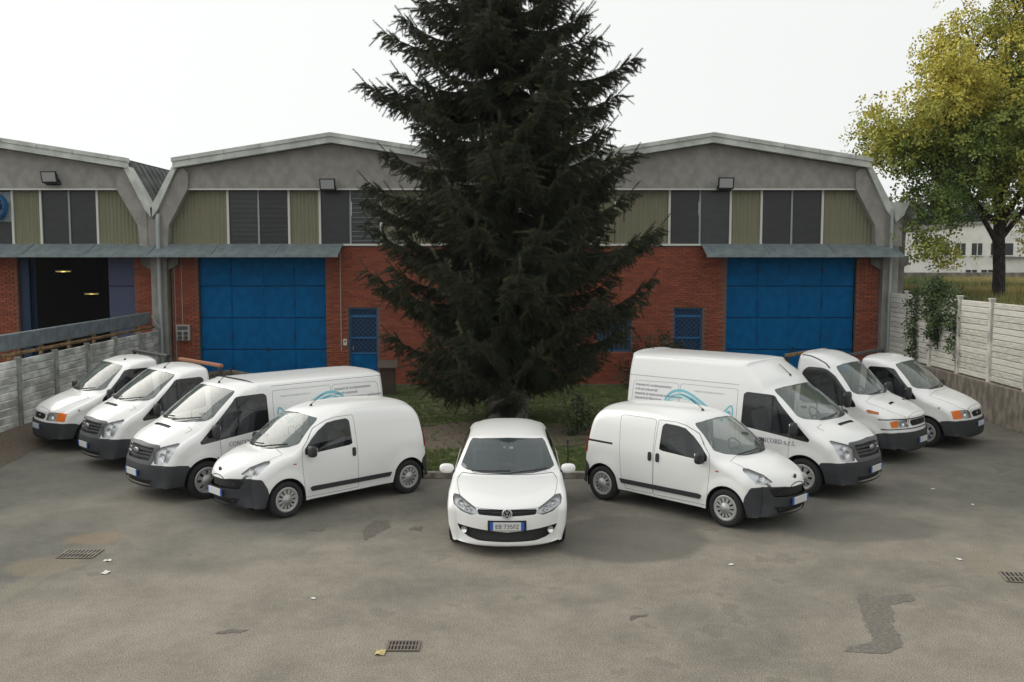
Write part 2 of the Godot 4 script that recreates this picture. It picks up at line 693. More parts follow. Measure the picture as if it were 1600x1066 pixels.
var wheel_cache := {}
func wheels(v: Dictionary, root: Node3D):
	var key := "%s%.2f" % [v.wheel, v.R]
	if not wheel_cache.has(key):
		var R: float = v.R
		var w := 0.095
		var rr: float = R * 0.66
		var st := new_st()
		lathe(st, [Vector2(rr - 0.01, w * 0.55), Vector2(rr + 0.012, w * 0.92), Vector2(R * 0.83, w * 1.06), Vector2(R - 0.022, w * 0.98), Vector2(R - 0.006, w * 0.8), Vector2(R, w * 0.4), Vector2(R, -w * 0.4), Vector2(R - 0.008, -w * 0.85), Vector2(R * 0.83, -w * 1.05), Vector2(rr, -w * 0.9)], 36)
		var tyre := mesh_of(st)
		st = new_st()
		lathe(st, [Vector2(0.001, w * 0.30), Vector2(rr * 0.9, w * 0.30), Vector2(rr + 0.004, w * 0.4)], 30)
		var dish := mesh_of(st)
		st = new_st()
		var n: int = 12 if v.wheel == "cap" else 8
		lathe(st, [Vector2(rr + 0.012, w * 0.84), Vector2(rr + 0.004, w * 1.0), Vector2(rr - 0.012, w * 0.98), Vector2(rr * 0.80, w * 0.94), Vector2(rr * 0.78, w * 0.8)], 36)
		lathe(st, [Vector2(rr * 0.46, w * 0.85), Vector2(rr * 0.44, w * 1.02), Vector2(rr * 0.2, w * 1.1), Vector2(rr * 0.18, w * 1.16), Vector2(0.001, w * 1.18)], 24)
		for k in n:
			var a := TAU * (k + 0.5) / n
			var e := Vector3(cos(a), sin(a), 0)
			var f := Vector3(-sin(a), cos(a), 0)
			var hw0: float = rr * (0.075 if n == 12 else 0.10)
			var hw1: float = rr * (0.125 if n == 12 else 0.20)
			var z0 := Vector3(0, 0, w * 0.99)
			quad(st, e * rr * 0.42 - f * hw0 + z0, e * rr * 0.42 + f * hw0 + z0, e * rr * 0.82 + f * hw1 + z0 * 0.96, e * rr * 0.82 - f * hw1 + z0 * 0.96, Vector3(0, 0, 1))
			for sg in [-1.0, 1.0]:
				quad(st, e * rr * 0.42 + f * hw0 * sg + z0, e * rr * 0.82 + f * hw1 * sg + z0 * 0.96, e * rr * 0.82 + f * hw1 * sg + z0 * 0.5, e * rr * 0.42 + f * hw0 * sg + z0 * 0.5, f * sg)
		wheel_cache[key] = [tyre, dish, mesh_of(st)]
	var ms: Array = wheel_cache[key]
	for x in [0.0, -v.wb]:
		for sg in [-1.0, 1.0]:
			var wh := sub("wheel", root, Vector3(x, v.R, (v.track / 2) * sg))
			if sg < 0: wh.rotation.y = PI
			put("tyre", ms[0], M.rubber, wh)
			put("rim", ms[1], M.under, wh)
			put("hubcap" if v.wheel == "cap" else "wheel_disc", ms[2], M.alloy, wh)

# point on the front or windscreen at sideways z and height y
func front_at(v: Dictionary, z: float, y: float) -> Vector3:
	var st: Array = v.st
	var prev := Vector3.ZERO
	for i in st.size():
		var p := strip_pt(st[i], clampf(absf(z) / st[i][5], 0, 1))
		if p.y >= y and i > 0:
			var t := (y - prev.y) / maxf(1e-5, p.y - prev.y)
			var q := prev.lerp(p, t)
			q.z = z
			return q
		prev = p
	return prev

func roof_at(v: Dictionary, x: float, z: float) -> Vector3:
	var st: Array = v.st
	for i in range(1, st.size()):
		var p := strip_pt(st[i], clampf(absf(z) / st[i][5], 0, 1))
		if p.x <= x:
			return Vector3(x, p.y, z)
	return Vector3.ZERO

func interior(v: Dictionary, root: Node3D):
	var cx: float = v.cowl[0]
	var cy: float = v.cowl[1]
	var hw: float = v.wy[2][1] - 0.14
	var st := new_st()
	box(st, Vector3(cx - 0.33, cy - 0.22, 0), Vector3(0.42, 0.36, hw * 2), 0.08)
	blob(st, Vector3(cx - 0.36, cy - 0.06, -0.38), Vector3(0.18, 0.08, 0.24), 0.8)
	obj("dashboard", st, M.dash, root)
	st = new_st()
	var ring := []
	var c := Vector3(cx - 0.62, cy - 0.04, -0.38)
	var bs := Basis(Vector3(0, 0, 1), 0.6)
	for k in 19:
		var a := TAU * k / 18
		ring.append(c + bs * Vector3(0, sin(a) * 0.18, cos(a) * 0.18))
	tube(st, ring, 0.016, 6)
	bar(st, c + bs * Vector3(0, 0, -0.17), c + bs * Vector3(0, 0, 0.17), 0.05, 0.03)
	bar(st, c, c + Vector3(0.22, -0.14, 0), 0.05, 0.05)
	obj("steering_wheel", st, M.dash, root)
	for z in v.seats:
		var s := sub("seat", root, Vector3(v.seat_x, v.seat_y, z))
		st = new_st()
		box(st, Vector3(0.02, 0, 0), Vector3(0.5, 0.14, 0.46), 0.05)
		obj("cushion", st, M.cloth, s)
		st = new_st()
		box(st, Vector3(-0.30, 0.30, 0), Vector3(0.13, 0.62, 0.46), 0.055, Basis(Vector3(0, 0, 1), 0.2))
		obj("backrest", st, M.cloth, s)
		st = new_st()
		box(st, Vector3(-0.40, 0.70, 0), Vector3(0.09, 0.17, 0.27), 0.04, Basis(Vector3(0, 0, 1), 0.15))
		obj("headrest", st, M.cloth, s)
	if v.has("bulkhead"):
		st = new_st()
		box(st, Vector3(v.bulkhead, 0.42 + v.bulk_h / 2, 0), Vector3(0.03, v.bulk_h, 1.36), 0.01)
		obj("bulkhead", st, M.trim, root)

func mirrors(v: Dictionary, root: Node3D, at: Vector3, size: Vector3, m: Material, tall := false):
	for sg in [-1.0, 1.0]:
		var o := sub("door_mirror", root, Vector3(at.x, at.y, at.z * sg))
		var st := new_st()
		blob(st, Vector3.ZERO, size, 0.55 if tall else 0.75)
		obj("housing", st, m, o)
		st = new_st()
		blob(st, Vector3(-size.x * 0.55, 0, 0), Vector3(size.x * 0.5, size.y * 0.85, size.z * 0.85), 0.4)
		obj("mirror_glass", st, M.mirror, o)
		st = new_st()
		bar(st, Vector3(0, -size.y * 0.4, -size.z * 0.5 * sg), Vector3(0.02, -size.y * 0.9, (-size.z - 0.1) * sg), 0.05, 0.04)
		obj("arm", st, M.plastic, o)

func wipers(v: Dictionary, root: Node3D, pr: Array):
	for w in pr:
		var a := front_at(v, w[0], w[1]) + Vector3(0.03, 0.015, 0)
		var b := front_at(v, w[2], w[3]) + Vector3(0.03, 0.015, 0)
		var mid := front_at(v, (w[0] + w[2]) / 2, (w[1] + w[3]) / 2) + Vector3(0.03, 0.02, 0)
		var st := new_st()
		tube(st, [a, mid, b], 0.012, 5)
		obj("wiper", st, M.plastic, root)

func plate(v: Dictionary, root: Node3D, z: float, y: float, out := 0.03) -> Node3D:
	var p := front_at(v, z, y)
	var o := sub("number_plate", root, p + Vector3(out, 0, 0))
	var st := new_st()
	box(st, Vector3.ZERO, Vector3(0.016, 0.115, 0.40), 0.003)
	obj("plate_panel", st, M.plate_white, o)
	for sg in [-1.0, 1.0]:
		st = new_st()
		box(st, Vector3(0.003, 0, sg * 0.222), Vector3(0.014, 0.115, 0.044), 0.002)
		obj("blue_band", st, M.plate_blue, o)
	return o

# flat lettering bent onto the vehicle's side; side +1 right, -1 left
func side_text(v: Dictionary, root: Node3D, txt: String, x: float, y: float, size: float, side: float, m: Material, serif := false, called := "lettering"):
	var tm := TextMesh.new()
	var f := SystemFont.new()
	f.font_names = PackedStringArray(["Droid Serif" if serif else "Droid Sans"])
	tm.font = f
	tm.text = txt
	tm.font_size = 48
	tm.pixel_size = size / 36.0
	tm.depth = 0.0
	tm.horizontal_alignment = HORIZONTAL_ALIGNMENT_LEFT
	var ar := tm.get_mesh_arrays()
	if ar.size() == 0: return
	var vs: PackedVector3Array = ar[Mesh.ARRAY_VERTEX]
	var idx = ar[Mesh.ARRAY_INDEX]
	var st := new_st()
	var q := []
	for p in vs:
		# read left to right: on the right side the front of the vehicle is to the viewer's right
		var lx: float = x + p.x * side
		var ly: float = y + p.y
		q.append(Vector3(lx, ly, (half_w(v, lx, ly) + 0.005) * side))
	if idx != null and idx.size() > 0:
		for k in range(0, idx.size(), 3): tri(st, q[idx[k]], q[idx[k + 1]], q[idx[k + 2]], Vector3(0, 0, side))
	else:
		for k in range(0, q.size(), 3): tri(st, q[k], q[k + 1], q[k + 2], Vector3(0, 0, side))
	obj(called, st, m, root)

func van_pc(oh: float, nx: float, ny: float, cx: float, cy: float, hx: float, hy: float, ry: float, rx: float, bow := 0.2, ramp := 0.12) -> Array:
	var a := []
	a.append([oh - 0.05, 0.26, oh - bow, 0.26, 0.06])
	a.append([oh - 0.005, 0.34, oh - bow, 0.36, 0.12])
	a.append([oh, 0.52, oh - bow, 0.50, 0.15])
	a.append([oh - 0.02, 0.64, oh - bow - 0.01, 0.62, 0.15])
	a.append([lerpf(oh - 0.03, nx, 0.5), lerpf(0.66, ny, 0.5), lerpf(oh, nx, 0.5) - bow - 0.03, lerpf(0.64, ny, 0.5) - 0.02, 0.14])
	a.append([nx + 0.03, ny - 0.07, nx - bow - 0.02, ny - 0.11, 0.13])
	a.append([nx - 0.03, ny, nx - bow - 0.08, ny - 0.05, 0.12])
	for t in [0.3, 0.65]:
		a.append([lerpf(nx, cx, t), lerpf(ny, cy, t) + 0.03, lerpf(nx, cx, t) - bow * 0.9 - 0.1, lerpf(ny, cy, t) - 0.03, 0.11])
	a.append([cx + 0.02, cy, cx - 0.26, cy, 0.08])
	for t in [0.3, 0.65]:
		a.append([lerpf(cx, hx, t) + 0.02, lerpf(cy, hy, t) + 0.02, lerpf(cx - 0.26, hx - 0.16, t), lerpf(cy, hy - 0.04, t) + 0.01, 0.06])
	a.append([hx, hy, hx - 0.16, hy - 0.04, 0.07])
	a.append([hx - ramp, hy + 0.4 * (ry - hy), hx - ramp - 0.14, hy + 0.4 * (ry - hy) - 0.05, 0.09])
	a.append([hx - ramp * 3, hy + 0.85 * (ry - hy), hx - ramp * 3 - 0.1, hy + 0.85 * (ry - hy) - 0.045, 0.08])
	a.append([hx - ramp * 3 - 0.25, ry, hx - ramp * 3 - 0.3, ry - 0.045, 0.08])
	if rx < hx - 1.6: a.append([rx + 0.6, ry, rx + 0.6, ry - 0.045, 0.08])
	a.append([rx + 0.07, ry - 0.012, rx + 0.10, ry - 0.06, 0.07])
	a.append([rx + 0.02, ry - 0.08, rx + 0.045, ry - 0.14, 0.06])
	a.append([rx, 1.2, rx + 0.03, 1.2, 0.07])
	a.append([rx, 0.6, rx + 0.03, 0.6, 0.06])
	a.append([rx, 0.38, rx + 0.03, 0.38, 0.05])
	return a

func badge(v: Dictionary, root: Node3D, y: float, rz: float, ry: float, m: Material, out := 0.02):
	var st := new_st()
	blob(st, front_at(v, 0, y) + Vector3(out, 0, 0), Vector3(0.015, ry, rz), 1.0)
	obj("badge", st, m, root)

func antenna(v: Dictionary, root: Node3D, x: float, z: float, l: float, lean: float):
	var p := roof_at(v, x, z)
	var st := new_st()
	tube(st, [p - Vector3(0, 0.01, 0), p + Vector3(-0.01, 0.03, 0)], [0.03, 0.015], 8)
	if l > 0: tube(st, [p + Vector3(0, 0.02, 0), p + Vector3(-l * lean, l, 0)], 0.006, 5)
	obj("antenna", st, M.plastic, root)

func headlamp_bulbs(v: Dictionary, root: Node3D, list: Array):
	for b in list:
		for sg in [-1.0, 1.0]:
			var p := front_at(v, b[0], b[1])
			p.z *= sg
			var o := sub("lamp_bowl", root, p + Vector3(-0.045, 0, 0))
			o.rotation.y = PI / 2 - 0.25 * sg
			var st := new_st()
			lathe(st, [Vector2(0.002, -0.02), Vector2(b[2] * 0.45, -0.015), Vector2(b[2] * 0.85, 0.01), Vector2(b[2], 0.035), Vector2(b[2] * 1.08, 0.035)], 20)
			obj("bowl", st, M.chrome, o)

const BIG := [-9.0, 9.0, -9.0, 9.0]

func compact_van(root: Node3D, slide: String):
	var v := {"R": 0.305, "wb": 2.513, "track": 1.50, "wheel": "cap", "flare": 0.022, "arch": [[0.0, 0.31, 0.355], [-2.513, 0.31, 0.355]],
		"sill": [[-3.1, 0.34], [-2.9, 0.27], [0.4, 0.22], [0.9, 0.2]],
		"wy": [[0.2, 0.80], [0.45, 0.835], [0.75, 0.84], [0.98, 0.835], [1.1, 0.815], [1.4, 0.765], [1.6, 0.70], [1.75, 0.64]],
		"wx": [[-3.1, 0.95], [-2.8, 0.985], [-2.2, 1.0], [0.0, 1.0], [0.35, 0.98], [0.62, 0.90], [0.8, 0.82]],
		"cowl": [0.05, 1.08], "seats": [-0.37, 0.37], "seat_x": -0.95, "seat_y": 0.62, "bulkhead": -1.46, "bulk_h": 1.08}
	v.pc = [[0.70, 0.20, 0.52, 0.20, 0.08], [0.79, 0.27, 0.54, 0.28, 0.14], [0.82, 0.42, 0.55, 0.42, 0.2], [0.82, 0.58, 0.54, 0.58, 0.2], [0.80, 0.69, 0.52, 0.68, 0.2], [0.75, 0.79, 0.46, 0.77, 0.18],
		[0.66, 0.87, 0.38, 0.84, 0.16], [0.48, 0.96, 0.22, 0.92, 0.14], [0.26, 1.03, 0.04, 0.985, 0.12], [0.06, 1.08, -0.18, 1.04, 0.09], [-0.20, 1.26, -0.40, 1.21, 0.07], [-0.46, 1.435, -0.63, 1.385, 0.07],
		[-0.72, 1.585, -0.86, 1.53, 0.08], [-0.92, 1.655, -1.05, 1.60, 0.10], [-1.3, 1.71, -1.36, 1.655, 0.12], [-1.9, 1.72, -1.9, 1.66, 0.13], [-2.45, 1.69, -2.42, 1.63, 0.14], [-2.72, 1.645, -2.68, 1.585, 0.14],
		[-2.87, 1.56, -2.80, 1.48, 0.13], [-2.95, 1.38, -2.87, 1.3, 0.12], [-2.99, 1.05, -2.92, 1.0, 0.10], [-3.04, 0.7, -2.96, 0.7, 0.10], [-3.04, 0.48, -2.96, 0.48, 0.09], [-3.0, 0.34, -2.96, 0.34, 0.06]]
	v.reg = [
		["windscreen", 1, [-0.05, 1.075, 0.35, 1.085, 0.60, 1.12, 0.70, 1.17, 0.585, 1.50, 0.54, 1.545, 0.3, 1.575, -0.05, 1.59], 0.03, [-1.1, 0.2, -1, 2], -0.004, "screen", "J"],
		["side_window", 0, [-0.36, 1.00, -0.365, 1.09, -0.50, 1.235, -0.66, 1.37, -0.84, 1.475, -1.0, 1.50, -1.24, 1.51, -1.29, 1.47, -1.31, 1.075, -1.24, 1.055], 0.02, [-1.6, 0, 0.45, 2], -0.006, "tint", "B"],
		["headlight", 3, [-0.115, 0.765, 0.06, 0.725, 0.16, 0.745, 0.335, 0.915, 0.325, 0.955, 0.24, 0.95, 0.02, 0.87], 0.02, [0.1, 1, 0.28, 2], 0.002, "lens", "B"],
		["grille", 1, [-0.05, 0.53, 0.46, 0.53, 0.52, 0.64, 0.47, 0.67, -0.05, 0.675], 0.02, [0.5, 1, -1, 2], -0.05, "black", "J"],
		["lower_grille", 1, [-0.05, 0.265, 0.40, 0.265, 0.48, 0.37, -0.05, 0.38], 0.02, [0.5, 1, -1, 2], -0.03, "black", "J"],
		["front_bumper", 0, [1.2, 0.1, 1.2, 0.69, 0.74, 0.69, 0.60, 0.74, 0.47, 0.745, 0.40, 0.66, 0.345, 0.54, 0.3, 0.3, 0.3, 0.1], 0.0, [0.28, 2, -1, 2], 0.006, "bumper", "J"],
		["rear_bumper", 0, [-4, 0.1, -4, 0.70, -2.93, 0.68, -2.82, 0.60, -2.79, 0.5, -2.78, 0.1], 0.0, [-4, -2.7, -1, 2], 0.008, "bumper", "J"],
		["tail_light", 0, [-3.2, 0.80, -3.2, 1.26, -2.84, 1.26, -2.875, 0.82], 0.0, [-4, -2.7, 0.52, 2], 0.012, "red_lens", "B"],
		["side_moulding", 0, [-0.44, 0.435, -0.48, 0.375, -2.08, 0.385, -2.12, 0.46, -0.5, 0.455], 0.0, [-2.3, 0, 0.5, 2], 0.016, "bumper", "B"],
		["door_handle", 0, [-1.295, 0.855, -1.295, 1.005, -1.36, 1.005, -1.36, 0.855], 0.03, [-1.6, 0, 0.5, 2], 0.018, "plastic", "B"],
		["marker_light", 0, [-0.13, 0.865, -0.13, 0.885, -0.19, 0.885, -0.19, 0.865], 0.0, [-1, 0.3, 0.5, 2], 0.004, "amber_dull", "B"],
		["door", 0, [-0.345, 0.29, -0.30, 0.95, -0.33, 1.11, -0.62, 1.40, -0.86, 1.515, -1.04, 1.548, -1.38, 1.552, -1.42, 0.29], 0.03, [-1.7, 0, 0.4, 2], 0.0, "paint", "D"],
		["hood", 2, [0.785, -0.1, 0.785, 0.25, 0.70, 0.42, 0.50, 0.58, 0.20, 0.63, -0.04, 0.65, -0.04, -0.1], 0.02, [-0.2, 1, -1, 2], 0.0, "paint", "S"]]
	if slide != "":
		v.reg.append(["slide_handle", 0, [-1.455, 0.855, -1.455, 1.005, -1.52, 1.005, -1.52, 0.855], 0.03, [-1.6, 0, 0.5, 2], 0.018, "plastic", slide])
		v.reg.append(["slide_rail", 0, [-2.30, 1.02, -2.30, 1.055, -2.86, 1.06, -2.86, 1.025], 0.0, [-3, -2, 0.5, 2], -0.006, "black", slide])
		v.reg.append(["sliding_door", 0, [-1.43, 0.30, -1.43, 1.53, -1.50, 1.55, -2.14, 1.55, -2.24, 1.47, -2.24, 0.9, -2.10, 0.55, -2.08, 0.30], 0.04, [-2.6, -1, 0.4, 2], 0.0, "paint", "D" + slide])
	body_parts(v, root)
	interior(v, root)
	mirrors(v, root, Vector3(-0.44, 1.06, 0.92), Vector3(0.06, 0.095, 0.09), M.plastic, true)
	wipers(v, root, [[0.45, 1.10, -0.12, 1.13], [-0.12, 1.09, -0.58, 1.16]])
	plate(v, root, 0, 0.455)
	badge(v, root, 0.80, 0.05, 0.05, M.badge_dark, 0.004)
	antenna(v, root, -1.0, 0.0, 0.18, 1.4)
	headlamp_bulbs(v, root, [[0.56, 0.82, 0.06]])
	var st := new_st()
	bar(st, front_at(v, -0.42, 0.60) + Vector3(0.012, 0, 0), front_at(v, 0.42, 0.60) + Vector3(0.012, 0, 0), 0.03, 0.022)
	bar(st, front_at(v, -0.40, 0.33) + Vector3(0.0, 0, 0), front_at(v, 0.40, 0.33) + Vector3(0.0, 0, 0), 0.03, 0.016)
	obj("grille_bar", st, M.plastic, root)
	wheels(v, root)

func cab_or_van(root: Node3D, high: bool, cab: bool, wb: float) -> Dictionary:
	var rx: float = -1.42 if cab else -(wb + 0.98)
	var ry: float = 2.35 if high else 1.985
	var v := {"R": 0.34, "wb": wb, "track": 1.72, "wheel": "steel", "flare": 0.018, "arch": [[0.0, 0.34, 0.41], [-wb, 0.34, 0.41]],
		"sill": [[-5.0, 0.38], [0.4, 0.30], [1.0, 0.24]],
		"wy": [[0.2, 0.90], [0.5, 0.955], [1.0, 0.97], [1.15, 0.96], [1.5, 0.92], [1.9, 0.87], [2.0, 0.85], [2.25, 0.79], [2.5, 0.73]],
		"wx": [[-4.4, 0.985], [-3.5, 1.0], [0.1, 1.0], [0.45, 0.97], [0.72, 0.90], [0.95, 0.86]],
		"cowl": [0.22, 1.31], "seats": [-0.48, 0.15, 0.58], "seat_x": -0.75, "seat_y": 0.82, "bulkhead": -1.36, "bulk_h": 1.35}
	if cab: v.arch = [[0.0, 0.34, 0.41]]
	v.pc = van_pc(0.93, 0.80, 1.02, 0.22, 1.31, -0.62, 1.885, ry, rx, 0.2, 0.17 if high else 0.12)
	v.reg = [
		["windscreen", 1, [-0.05, 1.325, 0.5, 1.335, 0.80, 1.37, 0.86, 1.42, 0.745, 1.80, 0.70, 1.845, 0.45, 1.875, -0.05, 1.885], 0.03, [-0.98, 0.4, -1, 2], -0.004, "screen", "J"],
		["side_window", 0, [0.10, 0.985, 0.13, 1.03, -0.62, 1.735, -0.70, 1.765, -1.17, 1.775, -1.235, 1.73, -1.25, 1.17, -1.17, 1.13], 0.03, [-1.6, 0.4, 0.5, 2], -0.006, "tint", "B"],
		["headlight", 3, [-0.165, 0.685, 0.02, 0.675, 0.10, 0.70, 0.285, 1.03, 0.25, 1.045, -0.04, 0.975, -0.17, 0.88], 0.02, [0.1, 1, 0.4, 2], 0.002, "lens", "B"],
		["grille_mesh", 1, [-0.05, 0.73, 0.44, 0.73, 0.50, 0.95, -0.05, 0.975], 0.02, [0.4, 1, -1, 2], -0.04, "black", "J"],
		["grille_frame", 1, [-0.05, 0.66, 0.50, 0.66, 0.575, 0.80, 0.60, 0.97, 0.56, 1.0, -0.05, 1.035], 0.02, [0.4, 1, -1, 2], 0.008, "grey_plastic", "J"],
		["lower_grille", 1, [-0.05, 0.30, 0.50, 0.31, 0.55, 0.40, -0.05, 0.40], 0.02, [0.5, 1, -1, 2], -0.03, "black", "J"],
		["front_bumper", 0, [1.2, 0.1, 1.2, 0.665, 0.5, 0.665, 0.35, 0.65, 0.3, 0.6, 0.3, 0.1], 0.0, [0.28, 2, -1, 2], 0.008, "bumper", "J"],
		["hood_vent", 2, [0.40, -0.30, 0.40, 0.30, 0.33, 0.30, 0.33, -0.30], 0.01, [0.2, 0.6, -1, 2], -0.02, "black", "J"],
		["marker_light", 0, [0.085, 1.01, 0.085, 1.04, 0.06, 1.04, 0.06, 1.01], 0.0, [-1, 0.3, 0.5, 2], 0.01, "chrome", "B"],
		["door_handle", 0, [-1.08, 0.98, -1.08, 1.03, -1.22, 1.03, -1.22, 0.98], 0.02, [-1.6, 0, 0.5, 2], 0.015, "plastic", "B"],
		["door", 0, [-0.30, 0.42, -0.26, 1.03, -1.27, 1.155, -1.27, 0.42], 0.02, [-1.7, 0.2, 0.5, 2], 0.0, "paint", "D"],
		["hood", 2, [0.80, -0.1, 0.80, 0.45, 0.72, 0.56, 0.30, 0.70, 0.0, 0.80, 0.20, 0.3, 0.23, -0.1], 0.02, [-0.2, 1, -1, 2], 0.0, "paint", "S"]]
	if not cab:
		v.reg.append(["cargo_panel", 0, [-1.36, 0.5, -1.36, 1.80, -2.62, 1.80, -2.62, 0.5], 0.05, [-5, 0, 0.5, 2], 0.0, "paint", "S"])
		v.reg.append(["cargo_panel", 0, [-2.66, 0.75, -2.66, 1.80, rx + 0.18, 1.78, rx + 0.13, 0.75], 0.08, [-5, 0, 0.5, 2], 0.0, "paint", "S"])
		v.reg.append(["roof_seam", 0, [-1.35, 1.885, -1.35, 1.893, rx - 0.1, 1.893, rx - 0.1, 1.885], 0.0, [-5, 0, 0.4, 2], -0.008, "seam", "B"])
		v.reg.append(["tail_light", 0, [rx - 0.2, 0.9, rx - 0.2, 1.35, rx + 0.07, 1.35, rx + 0.07, 0.9], 0.0, [-6, -2, 0.5, 2], 0.008, "red_lens", "B"])
	body_parts(v, root)
	interior(v, root)
	var st := new_st()
	for y in [0.78, 0.84, 0.90]:
		bar(st, front_at(v, -0.47, y) + Vector3(-0.012, 0, 0), front_at(v, 0, y) + Vector3(-0.002, 0, 0), 0.03, 0.026)
		bar(st, front_at(v, 0.47, y) + Vector3(-0.012, 0, 0), front_at(v, 0, y) + Vector3(-0.002, 0, 0), 0.03, 0.026)
	obj("grille_bar", st, M.grey_plastic, root)
	for sg in [-1.0, 1.0]:
		st = new_st()
		var pp := []
		for y in [1.14, 1.35, 1.55, 1.76]: pp.append(Vector3(-0.64, y, (half_w(v, -0.64, y) - 0.002) * sg))
		tube(st, pp, 0.014, 5)
		obj("window_divider", st, M.plastic, root)
	mirrors(v, root, Vector3(-0.14, 1.20, 1.06), Vector3(0.06, 0.13, 0.085), M.plastic, true)
	wipers(v, root, [[0.55, 1.345, -0.05, 1.39], [-0.1, 1.335, -0.70, 1.42]])
	plate(v, root, 0, 0.50)
	badge(v, root, 0.875, 0.10, 0.042, M.badge_blue, 0.02)
	headlamp_bulbs(v, root, [[0.66, 0.80, 0.07], [0.68, 0.92, 0.045]])
	antenna(v, root, -0.75, -0.1 if cab else 0.0, 0.20, 1.2)
	wheels(v, root)
	return v

func livery(v: Dictionary, root: Node3D, side: float):
	var lines := ["Impianti di condizionamento", "civili ed industriali", "Impianti di aspirazione e ventilazione", "Impianti di filtrazione", "Condizionatori a pompa di calore", "Impianti elettrici e telecamere"]
	var rx: float = v.st[-1][2]
	var y := 1.71
	for i in lines.size():
		var x: float = (rx + 0.22) if side > 0 else (-2.70)
		side_text(v, root, lines[i], x, y, 0.05, side, M.ink, false)
		y -= 0.088
	var xs: float = -2.45 if side > 0 else -1.52
	side_text(v, root, "impianti tecnologici ad aria srl", xs + (0.15 if side > 0 else 0.0), 1.69, 0.036, side, M.ink_pale)
	side_text(v, root, "CONCORD s.r.l.", -0.95 if side > 0 else -0.42, 0.93, 0.085, side, M.ink, true)
	side_text(v, root, "CONCORD S.r.l.", -3.75 if side > 0 else -1.6, 1.02, 0.20, side, M.ink, true)
	var f := func(q: Vector2) -> Vector3: return Vector3(q.x, q.y + 0.1, (half_w(v, q.x, q.y + 0.1) + 0.004) * side)
	# pale blue sweeping emblem: outline strokes of a long arched form with a fin
	var curves := [
		[[-2.95, 1.30], [-2.93, 1.40], [-2.84, 1.50], [-2.70, 1.56], [-2.52, 1.56], [-2.30, 1.48], [-2.05, 1.34], [-1.80, 1.18], [-1.62, 1.08]],
		[[-2.90, 1.33], [-2.80, 1.44], [-2.66, 1.49], [-2.48, 1.48], [-2.26, 1.40], [-2.02, 1.26], [-1.80, 1.12]],
		[[-2.95, 1.30], [-2.85, 1.33], [-2.72, 1.32], [-2.62, 1.26], [-2.56, 1.18], [-2.46, 1.12]],
		[[-2.60, 1.50], [-2.40, 1.43], [-2.15, 1.29], [-1.95, 1.17]],
		[[-1.78, 1.08], [-1.66, 1.20], [-1.56, 1.32], [-1.47, 1.38], [-1.44, 1.25], [-1.45, 1.10]],
		[[-1.70, 1.08], [-1.60, 1.18], [-1.52, 1.27], [-1.49, 1.18], [-1.50, 1.10]]]
	for i in curves.size():
		var st := new_st()
		var c2 := []
		for q in curves[i]: c2.append(Vector2(q[0], q[1]))
		var fine := []
		for k in c2.size() - 1:
			for t in 4: fine.append(c2[k].cubic_interpolate(c2[k + 1], c2[maxi(k - 1, 0)], c2[mini(k + 2, c2.size() - 1)], t / 4.0))
		fine.append(c2[-1])
		drape_strip(st, fine, [0.05, 0.028, 0.03, 0.022, 0.03, 0.05][i], f)
		obj("emblem_stroke", st, M.emblem if i != 3 else M.emblem_deep, root)
	var fill := new_st()
	var g := [[-2.92, 1.33], [-2.80, 1.46], [-2.62, 1.52], [-2.40, 1.46], [-2.1, 1.30], [-1.85, 1.14], [-2.06, 1.22], [-2.36, 1.38], [-2.60, 1.42], [-2.78, 1.36]]
	var gv := PackedVector2Array()
	for q in g: gv.append(Vector2(q[0], q[1]))
	var ix := Geometry2D.triangulate_polygon(gv)
	for k in range(0, ix.size(), 3):
		var fc := func(q: Vector2) -> Vector3: return Vector3(q.x, q.y + 0.1, (half_w(v, q.x, q.y + 0.1) + 0.003) * side)
		tri(fill, fc.call(gv[ix[k]]), fc.call(gv[ix[k + 1]]), fc.call(gv[ix[k + 2]]), Vector3(0, 0, side))
	obj("emblem_fill", fill, M.emblem_pale, root)

